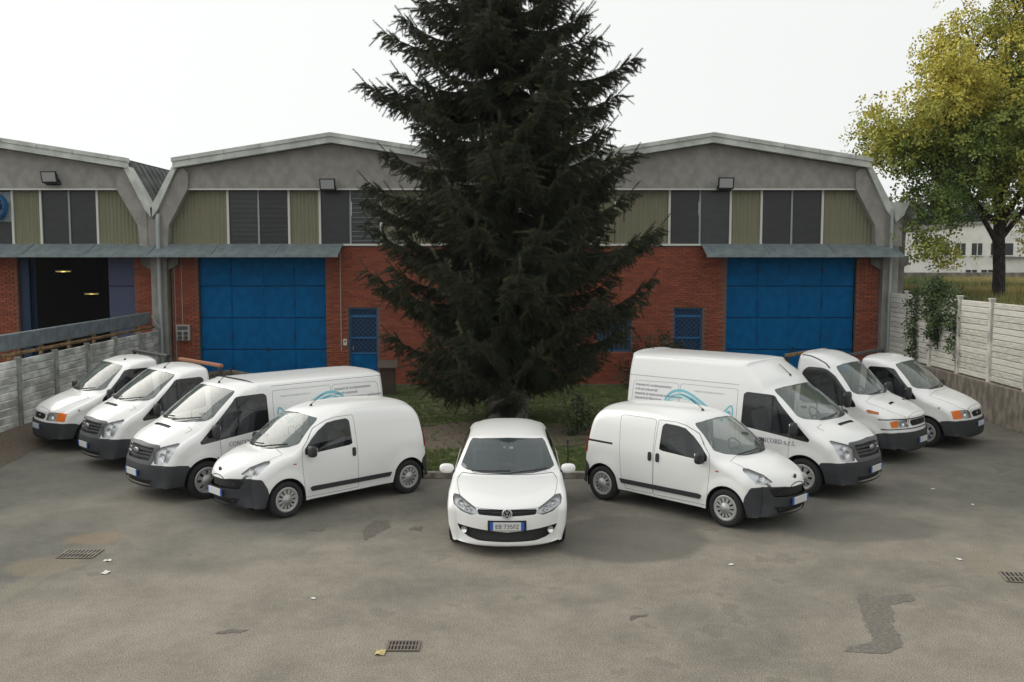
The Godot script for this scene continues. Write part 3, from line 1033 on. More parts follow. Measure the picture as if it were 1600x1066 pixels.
func older_cab(root: Node3D, wb: float, seats: Array) -> Dictionary:
	var v := {"R": 0.33, "wb": wb, "track": 1.70, "wheel": "steel", "flare": 0.016, "arch": [[0.0, 0.33, 0.40]],
		"sill": [[-5.0, 0.38], [0.4, 0.32], [1.0, 0.28]],
		"wy": [[0.2, 0.91], [0.5, 0.945], [1.0, 0.955], [1.15, 0.945], [1.5, 0.895], [1.9, 0.83], [2.0, 0.81]],
		"wx": [[-4.4, 1.0], [0.1, 1.0], [0.45, 0.97], [0.72, 0.91], [0.95, 0.88]],
		"cowl": [-0.02, 1.23], "seats": seats, "seat_x": -0.85, "seat_y": 0.80, "bulkhead": -1.5, "bulk_h": 1.0}
	v.pc = van_pc(0.86, 0.78, 0.93, -0.02, 1.23, -0.78, 1.84, 1.95, -1.62, 0.17)
	v.reg = [
		["windscreen", 1, [-0.05, 1.25, 0.45, 1.26, 0.76, 1.29, 0.82, 1.34, 0.68, 1.75, 0.63, 1.80, 0.4, 1.83, -0.05, 1.84], 0.04, [-1.1, 0.2, -1, 2], -0.004, "screen", "J"],
		["side_window", 0, [-0.22, 1.06, -0.245, 1.13, -0.80, 1.70, -0.90, 1.735, -1.34, 1.735, -1.40, 1.68, -1.42, 1.15, -1.35, 1.10, -0.55, 1.06], 0.04, [-1.7, 0.2, 0.5, 2], -0.006, "tint", "B"],
		["indicator", 1, [0.665, 0.685, 0.875, 0.685, 0.875, 0.855, 0.665, 0.875], 0.01, [0.3, 1, 0.3, 2], 0.004, "amber", "B"],
		["headlight", 1, [0.36, 0.70, 0.44, 0.685, 0.66, 0.685, 0.66, 0.875, 0.47, 0.865, 0.39, 0.81], 0.02, [0.3, 1, 0.2, 2], 0.002, "lens", "B"],
		["grille", 1, [-0.05, 0.70, 0.26, 0.70, 0.31, 0.74, 0.32, 0.79, 0.28, 0.83, -0.05, 0.835], 0.03, [0.4, 1, -1, 2], -0.035, "black", "J"],
		["front_bumper", 0, [1.2, 0.1, 1.2, 0.645, 0.5, 0.645, 0.36, 0.63, 0.3, 0.6, 0.3, 0.1], 0.0, [0.28, 2, -1, 2], 0.022, "bumper", "J"],
		["marker_light", 0, [0.30, 0.90, 0.30, 0.93, 0.26, 0.93, 0.26, 0.90], 0.0, [-1, 0.4, 0.5, 2], 0.01, "amber_dull", "B"],
		["door_handle", 0, [-1.24, 0.96, -1.24, 1.01, -1.38, 1.01, -1.38, 0.96], 0.02, [-1.6, 0, 0.5, 2], 0.015, "plastic", "B"],
		["door", 0, [-0.46, 0.42, -0.40, 1.03, -1.45, 1.08, -1.45, 0.42], 0.02, [-1.7, 0.2, 0.5, 2], 0.0, "paint", "D"],
		["hood", 2, [0.74, -0.1, 0.74, 0.5, 0.60, 0.62, 0.0, 0.74, -0.14, 0.74, 0.0, 0.2, 0.0, -0.1], 0.02, [-0.3, 1, -1, 2], 0.0, "paint", "S"]]
	body_parts(v, root)
	interior(v, root)
	mirrors(v, root, Vector3(-0.36, 1.20, 1.06), Vector3(0.06, 0.14, 0.10), M.plastic, true)
	wipers(v, root, [[0.50, 1.265, -0.05, 1.30], [-0.1, 1.26, -0.62, 1.33]])
	plate(v, root, 0, 0.54, 0.04)
	badge(v, root, 0.77, 0.05, 0.02, M.badge_blue, -0.01)
	headlamp_bulbs(v, root, [[0.55, 0.78, 0.06]])
	antenna(v, root, -1.0, -0.35, 0.0, 1.0)
	wheels(v, root)
	return v

func round_cab(root: Node3D, wb: float) -> Dictionary:
	var v := {"R": 0.34, "wb": wb, "track": 1.74, "wheel": "steel", "flare": 0.03, "arch": [[0.0, 0.34, 0.42]],
		"sill": [[-5.0, 0.38], [0.4, 0.34], [1.0, 0.30]],
		"wy": [[0.2, 0.92], [0.5, 0.965], [1.0, 0.975], [1.15, 0.965], [1.5, 0.92], [1.9, 0.855], [2.1, 0.80], [2.3, 0.74]],
		"wx": [[-4.4, 1.0], [0.1, 1.0], [0.45, 0.97], [0.72, 0.91], [0.95, 0.87]],
		"cowl": [0.06, 1.32], "seats": [-0.5, 0.2, 0.58], "seat_x": -0.75, "seat_y": 0.86, "bulkhead": -1.4, "bulk_h": 1.2}
	v.pc = van_pc(0.92, 0.84, 1.02, 0.06, 1.32, -0.66, 1.99, 2.19, -1.55, 0.22, 0.14)
	v.reg = [
		["windscreen", 1, [-0.05, 1.34, 0.45, 1.35, 0.76, 1.38, 0.82, 1.44, 0.70, 1.86, 0.65, 1.93, 0.4, 1.97, -0.05, 1.98], 0.05, [-1.1, 0.3, -1, 2], -0.004, "screen", "J"],
		["side_window", 0, [-0.12, 1.13, -0.13, 1.20, -0.62, 1.74, -0.80, 1.87, -0.95, 1.90, -1.26, 1.90, -1.37, 1.80, -1.39, 1.18, -1.30, 1.13], 0.06, [-1.7, 0.2, 0.5, 2], -0.006, "tint", "B"],
		["indicator", 3, [0.02, 0.755, 0.17, 0.76, 0.21, 0.88, 0.02, 0.90], 0.01, [0.1, 1, 0.4, 2], 0.006, "amber", "B"],
		["headlight", 3, [-0.24, 0.765, 0.015, 0.755, 0.015, 0.90, -0.20, 0.92], 0.02, [0.3, 1, 0.3, 2], 0.002, "lens", "B"],
		["lamp_trim", 0, [1.2, 0.915, 1.2, 0.935, 0.36, 0.935, 0.36, 0.915], 0.0, [0.3, 2, -1, 2], 0.004, "black", "J"],
		["lower_trim", 0, [1.2, 0.715, 1.2, 0.735, 0.42, 0.735, 0.42, 0.715], 0.0, [0.3, 2, -1, 2], 0.004, "black", "J"],
		["grille", 1, [-0.05, 0.775, 0.36, 0.775, 0.41, 0.84, 0.40, 0.90, -0.05, 0.905], 0.03, [0.4, 1, -1, 2], -0.035, "black", "J"],
		["front_bumper", 0, [1.2, 0.1, 1.2, 0.655, 0.5, 0.655, 0.36, 0.63, 0.3, 0.6, 0.3, 0.1], 0.0, [0.28, 2, -1, 2], 0.022, "bumper", "J"],
		["lower_grille", 1, [-0.05, 0.40, 0.36, 0.40, 0.36, 0.54, -0.05, 0.54], 0.02, [0.5, 1, -1, 2], -0.02, "black", "J"],
		["side_indicator", 0, [0.36, 1.02, 0.34, 1.06, 0.14, 1.105, 0.10, 1.08, 0.16, 1.04], 0.0, [-1, 0.5, 0.5, 2], 0.008, "amber_dull", "B"],
		["hood_vent", 2, [0.42, 0.24, 0.42, 0.46, 0.36, 0.44, 0.36, 0.26], 0.01, [0.2, 0.6, -1, 2], -0.02, "black", "B"],
		["door_handle", 0, [-1.20, 1.0, -1.20, 1.05, -1.34, 1.05, -1.34, 1.0], 0.02, [-1.6, 0, 0.5, 2], 0.015, "plastic", "B"],
		["door", 0, [-0.42, 0.42, -0.36, 1.10, -1.42, 1.115, -1.42, 0.42], 0.02, [-1.7, 0.2, 0.5, 2], 0.0, "paint", "D"],
		["hood", 2, [0.80, -0.1, 0.80, 0.5, 0.55, 0.66, 0.1, 0.76, -0.08, 0.76, 0.05, 0.2, 0.07, -0.1], 0.02, [-0.3, 1, -1, 2], 0.0, "paint", "S"]]
	body_parts(v, root)
	interior(v, root)
	mirrors(v, root, Vector3(-0.24, 1.30, 1.08), Vector3(0.06, 0.17, 0.11), M.plastic, true)
	for sg in [-1.0, 1.0]:
		var gp := []
		for s in v.st:
			if s[2] < -0.72 and s[2] > -1.45 and s[3] > 1.9: gp.append(Vector3(s[2], s[3] - 0.01, (s[5] + 0.035) * sg))
		if gp.size() > 2:
			var gs := new_st()
			tube(gs, gp, 0.016, 5)
			obj("roof_gutter", gs, M.plastic, root)
	wipers(v, root, [[0.50, 1.355, -0.05, 1.40], [-0.1, 1.35, -0.62, 1.42]])
	plate(v, root, 0, 0.47, 0.04)
	headlamp_bulbs(v, root, [[0.58, 0.83, 0.05], [0.46, 0.83, 0.04]])
	wheels(v, root)
	return v

# open load bed behind a cab: chassis, floor, hinged side boards, front guard frame
func flatbed(root: Node3D, x0: float, x1: float, wb: float, guard_y: float, guard: Material, board: Material, guard_full := true):
	var st := new_st()
	for sg in [-0.4, 0.4]: bar(st, Vector3(x0 + 0.2, 0.62, sg), Vector3(x1 + 0.1, 0.62, sg), 0.09, 0.18)
	bar(st, Vector3(-wb, 0.36, -0.8), Vector3(-wb, 0.36, 0.8), 0.14, 0.14)
	for sg in [-0.5, 0.5]: bar(st, Vector3(-wb + 0.55, 0.46, sg), Vector3(-wb - 0.55, 0.46, sg), 0.07, 0.06)
	obj("chassis", st, M.under, root)
	var bed := sub("load_bed", root)
	st = new_st()
	box(st, Vector3((x0 + x1) / 2, 0.83, 0), Vector3(x0 - x1, 0.10, 2.0), 0.01)
	obj("bed_floor", st, M.wood_grey, bed)
	for sg in [-1.0, 1.0]:
		for k in 3:
			st = new_st()
			box(st, Vector3((x0 + x1) / 2, 0.955 + k * 0.132, sg * 1.015), Vector3(x0 - x1, 0.126, 0.028), 0.006)
			obj("side_board", st, board, bed)
	for k in 3:
		st = new_st()
		box(st, Vector3(x1, 0.955 + k * 0.132, 0), Vector3(0.028, 0.126, 1.98), 0.006)
		obj("tail_board", st, board, bed)
		st = new_st()
		box(st, Vector3(x0, 0.955 + k * 0.132, 0), Vector3(0.028, 0.126, 1.98), 0.006)
		obj("front_board", st, board, bed)
	for xx in [x0, x1]:
		for sg in [-1.0, 1.0]:
			st = new_st()
			box(st, Vector3(xx, 1.07, sg * 1.03), Vector3(0.07, 0.5, 0.05), 0.006)
			obj("corner_post", st, M.plastic, bed)
	if guard_full:
		st = new_st()
		for sg in [-0.92, 0.92]: bar(st, Vector3(x0 + 0.02, 0.9, sg), Vector3(x0 + 0.02, guard_y, sg), 0.07, 0.06)
		bar(st, Vector3(x0 + 0.02, guard_y - 0.35, -0.9), Vector3(x0 + 0.02, guard_y - 0.35, 0.9), 0.05, 0.05)
		obj("guard_frame", st, M.plastic, root)
		st = new_st()
		box(st, Vector3(x0 + 0.02, guard_y, 0), Vector3(0.09, 0.07, 1.98), 0.012)
		obj("guard_rail", st, guard, root)

func hatchback(root: Node3D):
	var v := {"R": 0.315, "wb": 2.578, "track": 1.54, "wheel": "steel", "flare": 0.012, "arch": [[0.0, 0.31, 0.345], [-2.578, 0.31, 0.345]],
		"sill": [[-3.4, 0.30], [-2.9, 0.22], [0.4, 0.19], [0.9, 0.15]],
		"wy": [[0.15, 0.80], [0.35, 0.86], [0.62, 0.885], [0.78, 0.88], [0.90, 0.85], [1.0, 0.80], [1.2, 0.71], [1.38, 0.625], [1.5, 0.57]],
		"wx": [[-3.4, 0.93], [-3.0, 0.97], [-2.4, 1.0], [0.05, 1.0], [0.35, 0.995], [0.55, 0.985], [0.72, 0.96]],
		"cowl": [-0.20, 0.955], "seats": [-0.36, 0.36], "seat_x": -1.35, "seat_y": 0.50}
	v.pc = [[0.83, 0.145, 0.60, 0.15, 0.05], [0.88, 0.17, 0.635, 0.18, 0.08], [0.885, 0.24, 0.64, 0.24, 0.11], [0.865, 0.34, 0.63, 0.34, 0.12], [0.87, 0.46, 0.625, 0.46, 0.12], [0.865, 0.56, 0.615, 0.56, 0.12], [0.85, 0.63, 0.58, 0.645, 0.12], [0.80, 0.69, 0.52, 0.72, 0.12],
		[0.70, 0.745, 0.42, 0.775, 0.11], [0.50, 0.82, 0.26, 0.825, 0.10], [0.22, 0.89, 0.02, 0.875, 0.10], [-0.02, 0.93, -0.22, 0.91, 0.09], [-0.18, 0.955, -0.42, 0.945, 0.07], [-0.42, 1.085, -0.62, 1.07, 0.05], [-0.72, 1.245, -0.88, 1.22, 0.05],
		[-1.04, 1.385, -1.17, 1.345, 0.06], [-1.25, 1.435, -1.36, 1.39, 0.09], [-1.6, 1.468, -1.65, 1.42, 0.10], [-2.1, 1.47, -2.1, 1.42, 0.10], [-2.6, 1.435, -2.58, 1.385, 0.10], [-2.92, 1.39, -2.85, 1.33, 0.09], [-3.03, 1.30, -2.95, 1.24, 0.09],
		[-3.16, 1.0, -3.05, 0.96, 0.10], [-3.28, 0.72, -3.16, 0.72, 0.10], [-3.32, 0.48, -3.2, 0.48, 0.10], [-3.26, 0.30, -3.2, 0.31, 0.06]]
	v.reg = [
		["windscreen", 1, [-0.05, 0.965, 0.40, 0.975, 0.66, 1.0, 0.735, 1.035, 0.605, 1.315, 0.565, 1.355, 0.3, 1.375, -0.05, 1.385], 0.02, [-1.35, 0.1, -1, 2], -0.004, "screen_dark", "J"],
		["side_window", 0, [-0.60, 0.965, -0.62, 1.0, -1.02, 1.235, -1.28, 1.32, -1.62, 1.35, -2.1, 1.345, -2.5, 1.27, -2.55, 1.02, -2.4, 0.985], 0.02, [-3, 0, 0.4, 2], -0.006, "tint", "B"],
		["headlight", 1, [0.42, 0.615, 0.52, 0.59, 0.66, 0.62, 0.775, 0.69, 0.805, 0.765, 0.79, 0.805, 0.70, 0.80, 0.55, 0.735, 0.44, 0.675], 0.02, [0.2, 1, 0.2, 2], 0.002, "lens_smoke", "B"],
		["grille", 1, [-0.05, 0.585, 0.40, 0.605, 0.44, 0.63, 0.42, 0.675, -0.05, 0.68], 0.01, [0.4, 1, -1, 2], -0.03, "black", "J"],
		["plate_mount", 1, [-0.05, 0.385, 0.275, 0.385, 0.275, 0.53, -0.05, 0.53], 0.01, [0.4, 1, -1, 2], 0.012, "black", "J"],
		["air_intake", 1, [-0.05, 0.222, 0.42, 0.232, 0.57, 0.265, 0.68, 0.335, 0.73, 0.425, -0.05, 0.355], 0.015, [0.3, 1, -1, 2], -0.03, "black", "J"],
		["door_handle", 0, [-1.75, 0.80, -1.75, 0.83, -1.95, 0.83, -1.95, 0.80], 0.01, [-2, 0, 0.5, 2], 0.02, "paint", "B"],
		["door", 0, [-0.52, 0.30, -0.50, 0.94, -2.02, 0.97, -2.02, 0.30], 0.03, [-2.2, 0, 0.5, 2], 0.0, "paint", "D"],
		["hood", 1, [-0.05, 0.675, 0.45, 0.69, 0.70, 0.80, 0.76, 0.90, 0.70, 0.955, -0.05, 0.962], 0.02, [-0.45, 1, -1, 2], 0.0, "paint", "S"]]
	body_parts(v, root)
	interior(v, root)
	mirrors(v, root, Vector3(-0.62, 0.975, 0.955), Vector3(0.075, 0.075, 0.115), M.paint)
	wipers(v, root, [[0.55, 0.985, -0.05, 1.0], [-0.05, 0.975, -0.62, 1.01]])
	headlamp_bulbs(v, root, [[0.56, 0.665, 0.045], [0.665, 0.715, 0.05]])
	# grille bar and round emblem
	var st := new_st()
	for sg in [-1.0, 1.0]: bar(st, front_at(v, 0.06 * sg, 0.635) + Vector3(0.004, 0, 0), front_at(v, 0.42 * sg, 0.645) + Vector3(0.004, 0, 0), 0.02, 0.012)
	obj("grille_bar", st, M.plastic, root)
	var e := sub("emblem", root, front_at(v, 0, 0.63) + Vector3(0.03, 0, 0))
	e.rotation.y = PI / 2
	st = new_st()
	lathe(st, [Vector2(0.001, 0.0), Vector2(0.064, 0.0)], 28)
	obj("backing", st, M.black, e)
	st = new_st()
	lathe(st, [Vector2(0.060, 0.0), Vector2(0.062, 0.014), Vector2(0.073, 0.014), Vector2(0.076, 0.0)], 28)
	obj("ring", st, M.chrome_dull, e)
	st = new_st()
	var sk := [[-0.028, 0.052, 0.0, 0.008], [0.028, 0.052, 0.0, 0.008], [-0.052, 0.026, -0.026, -0.052], [-0.026, -0.052, 0.0, -0.004], [0.0, -0.004, 0.026, -0.052], [0.026, -0.052, 0.052, 0.026]]
	for q in sk: bar(st, Vector3(q[0], q[1], 0.008), Vector3(q[2], q[3], 0.008), 0.010, 0.012, Vector3(0, 0, 1))
	obj("letters", st, M.chrome_dull, e)
	var pl := plate(v, root, 0, 0.455, 0.03)
	var tm := TextMesh.new()
	var f := SystemFont.new()
	f.font_names = PackedStringArray(["Droid Sans"])
	tm.font = f
	tm.text = "EB 735FZ"
	tm.font_size = 48
	tm.pixel_size = 0.00175
	tm.depth = 0.003
	var t := put("lettering", tm, M.ink_black, pl, Vector3(0.010, 0, 0))
	t.rotation.y = PI / 2
	# fog lamps
	for sg in [-1.0, 1.0]:
		var p := front_at(v, 0.62, 0.355)
		p.z *= sg
		var o := sub("fog_lamp", root, p + Vector3(-0.01, 0, 0))
		o.rotation.y = PI / 2 - 0.35 * sg
		st = new_st()
		lathe(st, [Vector2(0.002, -0.01), Vector2(0.03, 0.0), Vector2(0.042, 0.02), Vector2(0.048, 0.02)], 18)
		obj("bowl", st, M.chrome, o)
	# parking disc and toll badge behind the screen
	for q in [[-0.06, 1.275, 0.06, 0.05, "sticker_pale"], [0.05, 1.28, 0.04, 0.045, "sticker_blue"]]:
		st = new_st()
		var c := front_at(v, q[0], q[1])
		box(st, c + Vector3(-0.025, -0.01, 0), Vector3(0.004, q[3], q[2]), 0.0, Basis(Vector3(0, 0, 1), 0.95))
		obj("sticker", st, M[q[4]], root)
	st = new_st()
	blob(st, Vector3(-1.02, 1.29, 0), Vector3(0.02, 0.035, 0.11), 0.6)
	obj("rear_view_mirror", st, M.dash, root)
	wheels(v, root)

# ---------------------------------------------------------------- materials
func make_materials():
	var pt := std(0.80, 0.80, 0.79, 0.32)
	pt.clearcoat_enabled = true
	pt.clearcoat = 0.5
	pt.clearcoat_roughness = 0.08
	M.paint = pt
	M.seam = std(0.22, 0.22, 0.22, 0.9)
	M.trim = std(0.045, 0.047, 0.05, 0.9)
	M.under = std(0.012, 0.012, 0.012, 0.95)
	M.rubber = std(0.016, 0.016, 0.017, 0.85)
	M.alloy = std(0.42, 0.42, 0.41, 0.42, 0.35)
	M.chrome = std(0.75, 0.76, 0.78, 0.12, 0.95)
	M.chrome_dull = std(0.62, 0.64, 0.66, 0.28, 0.6)
	M.plastic = std(0.020, 0.021, 0.022, 0.55)
	M.grey_plastic = std(0.085, 0.088, 0.094, 0.5)
	M.bumper = std(0.030, 0.032, 0.037, 0.6)
	M.black = std(0.008, 0.008, 0.009, 0.6)
	M.dash = std(0.03, 0.031, 0.034, 0.8)
	M.cloth = std(0.10, 0.105, 0.12, 0.95)
	M.mirror = std(0.6, 0.62, 0.64, 0.05, 1.0)
	M.screen = glass(0.24, 0.30, 0.285, 0.32)  # pale haze standing for reflected sky, put into the glass colour
	M.screen.metallic_specular = 0.9
	M.screen_dark = glass(0.07, 0.095, 0.10, 0.5)
	M.tint = glass(0.012, 0.016, 0.016, 0.45)
	M.lens = glass(0.8, 0.82, 0.82, 0.12)
	M.lens_smoke = glass(0.25, 0.27, 0.27, 0.22)
	M.amber = std(0.75, 0.17, 0.015, 0.15)
	M.amber_dull = std(0.42, 0.12, 0.02, 0.3)
	M.red_lens = std(0.45, 0.012, 0.015, 0.15)
	M.plate_white = std(0.62, 0.63, 0.62, 0.5)
	M.plate_blue = std(0.02, 0.10, 0.42, 0.5)
	M.badge_dark = std(0.12, 0.08, 0.08, 0.3, 0.4)
	M.badge_blue = std(0.45, 0.48, 0.55, 0.2, 0.6)
	M.ink = std(0.055, 0.075, 0.13, 0.7)
	M.ink_black = std(0.02, 0.02, 0.02, 0.7)
	M.ink_pale = std(0.38, 0.42, 0.46, 0.7)
	M.emblem = std(0.20, 0.53, 0.63, 0.5)
	M.emblem_deep = std(0.06, 0.30, 0.42, 0.5)
	M.emblem_pale = std(0.52, 0.72, 0.76, 0.5)
	M.sticker_pale = std(0.55, 0.68, 0.5, 0.7)
	M.sticker_blue = std(0.25, 0.42, 0.62, 0.7)
	M.rust_rail = std(0.30, 0.13, 0.07, 0.8)
	M.alu = grain(std(0.42, 0.41, 0.38, 0.5, 0.2), 0.02, 0.75, Vector3(0.6, 0.6, 0.6), 4)
	M.wood_grey = grain(std(0.20, 0.17, 0.13, 0.9), 0.03, 0.6, Vector3(1, 1, 1), 5)
	# building
	M.concrete = grain(std(0.33, 0.315, 0.29, 0.92), 0.015, 0.90, Vector3(0.3, 0.2, 0.3), 11, 512)
	M.concrete_dark = grain(std(0.22, 0.21, 0.19, 0.92), 0.02, 0.78, Vector3(0.3, 0.2, 0.3), 12)
	M.fascia = grain(std(0.62, 0.65, 0.60, 0.55), 0.01, 0.86, Vector3(0.4, 0.4, 0.4), 13)
	M.olive = grain(std(0.205, 0.198, 0.130, 0.75), 0.03, 0.94, Vector3(1.1, 0.06, 1.1), 14)
	M.olive2 = grain(std(0.195, 0.195, 0.12, 0.75), 0.03, 0.94, Vector3(1.3, 0.06, 1.3), 15)
	M.white_metal = std(0.62, 0.62, 0.57, 0.5)
	M.grey_metal = std(0.30, 0.32, 0.34, 0.5)
	M.pane = grain(std(0.024, 0.024, 0.029, 0.35), 0.01, 0.88, Vector3(0.5, 1.4, 0.5), 16)
	M.pane2 = grain(std(0.034, 0.040, 0.040, 0.3), 0.01, 0.88, Vector3(0.4, 1.2, 0.4), 17)
	M.galv = grain(std(0.24, 0.285, 0.30, 0.5, 0.25), 0.02, 0.86, Vector3(0.5, 0.5, 0.5), 18)
	M.blue = grain(std(0.001, 0.125, 0.335, 0.6), 0.02, 0.90, Vector3(0.5, 0.35, 0.5), 19)
	M.blue.metallic_specular = 0.2
	M.blue_dark = std(0.003, 0.022, 0.065, 0.6)
	M.blue_bar = std(0.012, 0.11, 0.27, 0.5)
	M.violet = std(0.055, 0.065, 0.13, 0.6)
	M.mortar = std(0.20, 0.115, 0.085, 0.95)
	M.brick = std(1, 1, 1, 0.9)
	M.brick.vertex_color_use_as_albedo = true
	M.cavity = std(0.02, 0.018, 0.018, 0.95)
	M.pipe = std(0.33, 0.36, 0.36, 0.5, 0.2)
	M.conduit = std(0.40, 0.37, 0.32, 0.7)
	M.roof = grain(std(0.17, 0.175, 0.17, 0.8), 0.02, 0.7, Vector3(0.4, 0.4, 0.4), 20)
	M.lampglass = glass(0.7, 0.72, 0.72, 0.2)
	M.white_wall = grain(std(0.86, 0.84, 0.78, 0.9), 0.02, 0.95, Vector3(0.2, 0.2, 0.2), 21)
	# fences
	M.board = grain(std(0.80, 0.775, 0.70, 0.9), 0.03, 0.92, Vector3(0.5, 0.9, 0.10), 31, 512)
	M.board2 = grain(std(0.74, 0.715, 0.64, 0.9), 0.03, 0.86, Vector3(0.5, 1.1, 0.17), 32, 512)
	M.board_l = grain(std(0.76, 0.78, 0.74, 0.9), 0.012, 0.70, Vector3(0.3, 0.3, 0.16), 33, 512)
	M.post = grain(std(0.76, 0.74, 0.68, 0.9), 0.02, 0.75, Vector3(0.8, 0.3, 0.8), 34)
	M.post_l = grain(std(0.40, 0.41, 0.39, 0.9), 0.02, 0.7, Vector3(0.8, 0.3, 0.8), 37)
	M.retain = grain(std(0.27, 0.235, 0.195, 0.95), 0.02, 0.76, Vector3(0.25, 0.16, 0.3), 35, 512)
	M.retain_grey = grain(std(0.25, 0.27, 0.27, 0.95), 0.014, 0.6, Vector3(0.4, 0.3, 0.4), 36)
	M.timber = grain(std(0.28, 0.175, 0.075, 0.85), 0.02, 0.6, Vector3(1, 1, 1), 38)
	# ground
	M.soil = grain(std(0.155, 0.12, 0.09, 1.0), 0.03, 0.8, Vector3(0.7, 0.7, 0.7), 41, 512)
	M.lawn_base = grain(std(0.105, 0.12, 0.04, 1.0), 0.012, 0.55, Vector3(0.3, 0.3, 0.3), 42, 512)
	M.kerb = grain(std(0.36, 0.335, 0.28, 0.9), 0.02, 0.7, Vector3(0.8, 0.8, 0.8), 43)
	M.iron = std(0.055, 0.05, 0.048, 0.7, 0.3)
	M.grate_brown = std(0.15, 0.125, 0.10, 0.85)
	M.hutch = std(0.075, 0.058, 0.045, 0.9)
	M.hole = std(0.006, 0.006, 0.006, 1.0)
	M.wet = grain(std(0.175, 0.155, 0.127, 0.5), 0.03, 0.8, Vector3(2, 2, 2), 44)
	M.oil = grain(std(0.15, 0.132, 0.108, 0.6), 0.03, 0.75, Vector3(2, 2, 2), 45)
	M.paper = std(0.7, 0.7, 0.66, 0.9)
	M.paper_yellow = std(0.52, 0.44, 0.2, 0.9)
	M.leaf = std(1, 1, 1, 0.75)
	M.leaf.vertex_color_use_as_albedo = true
	M.leaf.cull_mode = BaseMaterial3D.CULL_DISABLED
	M.leaf.backlight_enabled = true
	M.leaf.backlight = Color(0.25, 0.27, 0.1)
	M.needle = std(1, 1, 1, 0.8)
	M.needle.vertex_color_use_as_albedo = true
	M.needle.cull_mode = BaseMaterial3D.CULL_DISABLED
	M.bark = grain(std(0.075, 0.055, 0.042, 1.0), 0.04, 0.45, Vector3(1.5, 0.4, 1.5), 51)
	M.bark2 = grain(std(0.06, 0.047, 0.042, 1.0), 0.04, 0.45, Vector3(1.5, 0.4, 1.5), 52)

# ---------------------------------------------------------------- ground
func yard_texture() -> ImageTexture:
	var N := 1024
	var L := []
	for q in [[3, 0.006, 4], [8, 0.03, 4], [21, 0.16, 3], [5, 0.0025, 3]]:
		var f := FastNoiseLite.new()
		f.seed = q[0]
		f.frequency = q[1]
		f.fractal_octaves = q[2]
		L.append(f.get_image(N, N, false, false, true).get_data())
	var big: PackedByteArray = L[0]
	var mid: PackedByteArray = L[1]
	var fine: PackedByteArray = L[2]
	var wide: PackedByteArray = L[3]
	var out := PackedByteArray()
	out.resize(N * N * 3)
	var tan_c := Vector3(0.335, 0.298, 0.242)
	var grey_c := Vector3(0.195, 0.187, 0.157)
	# dusty tan between the two drain lines, bare asphalt beyond; greyer toward the warehouse
	for j in N:
		var z := -34.0 + 34.0 * j / N
		for i in N:
			var x := -17.0 + 34.0 * i / N
			var k := j * N + i
			var b := big[k] / 255.0 - 0.5
			var m := mid[k] / 255.0 - 0.5
			var w := wide[k] / 255.0 - 0.5
			var d := minf(x + 6.42 + w * 0.9 + b * 0.5, 7.6 - x + w * 2.6 + b)
			var e := -(z + 15.8 + w * 5.0 + b * 1.6 - absf(x) * 0.12)
			var tan_mix := clampf(0.5 + d * 1.3, 0, 1) * clampf(0.62 - e * 0.35, 0.12, 1.0)
			tan_mix = clampf(tan_mix + b * 0.9 + m * 0.25, 0.0, 1.0)
			var c := grey_c.lerp(tan_c, tan_mix)
			c *= 1.0 + m * 0.34 + b * 0.25 + (fine[k] / 255.0 - 0.5) * 0.22
			if fine[k] > 222: c *= 0.80
			# blotches of spilt oil and tyre marks
			if mid[k] > 196 and big[k] < 110: c *= 0.80
			var s5 := Vector2((x - 1.75 + b * 0.5) / 1.25, (z + 14.9 + w * 0.6) / 1.35).length() + m * 0.12  # wide darker oval right of the hatchback, put into the ground colour
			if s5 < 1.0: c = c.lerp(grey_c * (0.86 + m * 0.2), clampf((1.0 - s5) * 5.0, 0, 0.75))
			var s6 := Vector2((x - 5.4 + b * 0.5) / 1.5, (z + 15.6 + w * 0.6) / 0.9).length() + m * 0.15  # soft shadow of the right small van, painted into the ground colour
			if s6 < 1.0: c = c.lerp(grey_c * (0.9 + m * 0.2), clampf((1.0 - s6) * 4.0, 0, 0.6))
			# drifts of pale sand beside the left drain
			var s1 := Vector2((x + 6.30 + w) / 0.46, (z + 14.95 + m * 0.2) / 0.42).length() + b * 0.8 + m * 0.3
			if s1 < 1.0: c = c.lerp(Vector3(0.36, 0.26, 0.155), clampf((1.0 - s1) * 1.4, 0, 0.55))
			var s2 := Vector2((x + 6.42 + w) / 0.36, (z + 13.6) / 0.42).length() + b * 0.8 + m * 0.3
			if s2 < 1.0: c = c.lerp(Vector3(0.34, 0.28, 0.18), clampf((1.0 - s2) * 1.4, 0, 0.5))
			var s3 := absf(x + 6.42 + w * 0.5 + b * 0.3)
			if s3 < 0.12 and z > -13.4 and z < -11.0: c = c.lerp(Vector3(0.33, 0.29, 0.215), 0.5)
			var s4 := Vector2((x - 6.75 + w) / 0.30, (z + 13.7) / 0.7).length() + b * 0.8
			if s4 < 1.0: c = c.lerp(Vector3(0.36, 0.31, 0.22), clampf((1.0 - s4) * 1.4, 0, 0.5))
			for q in 3:
				out[k * 3 + q] = int(clampf(255.0 * pow(c[q], 1.0 / 2.2), 0, 255))
	var im := Image.create_from_data(N, N, false, Image.FORMAT_RGB8, out)
	return ImageTexture.create_from_image(im)

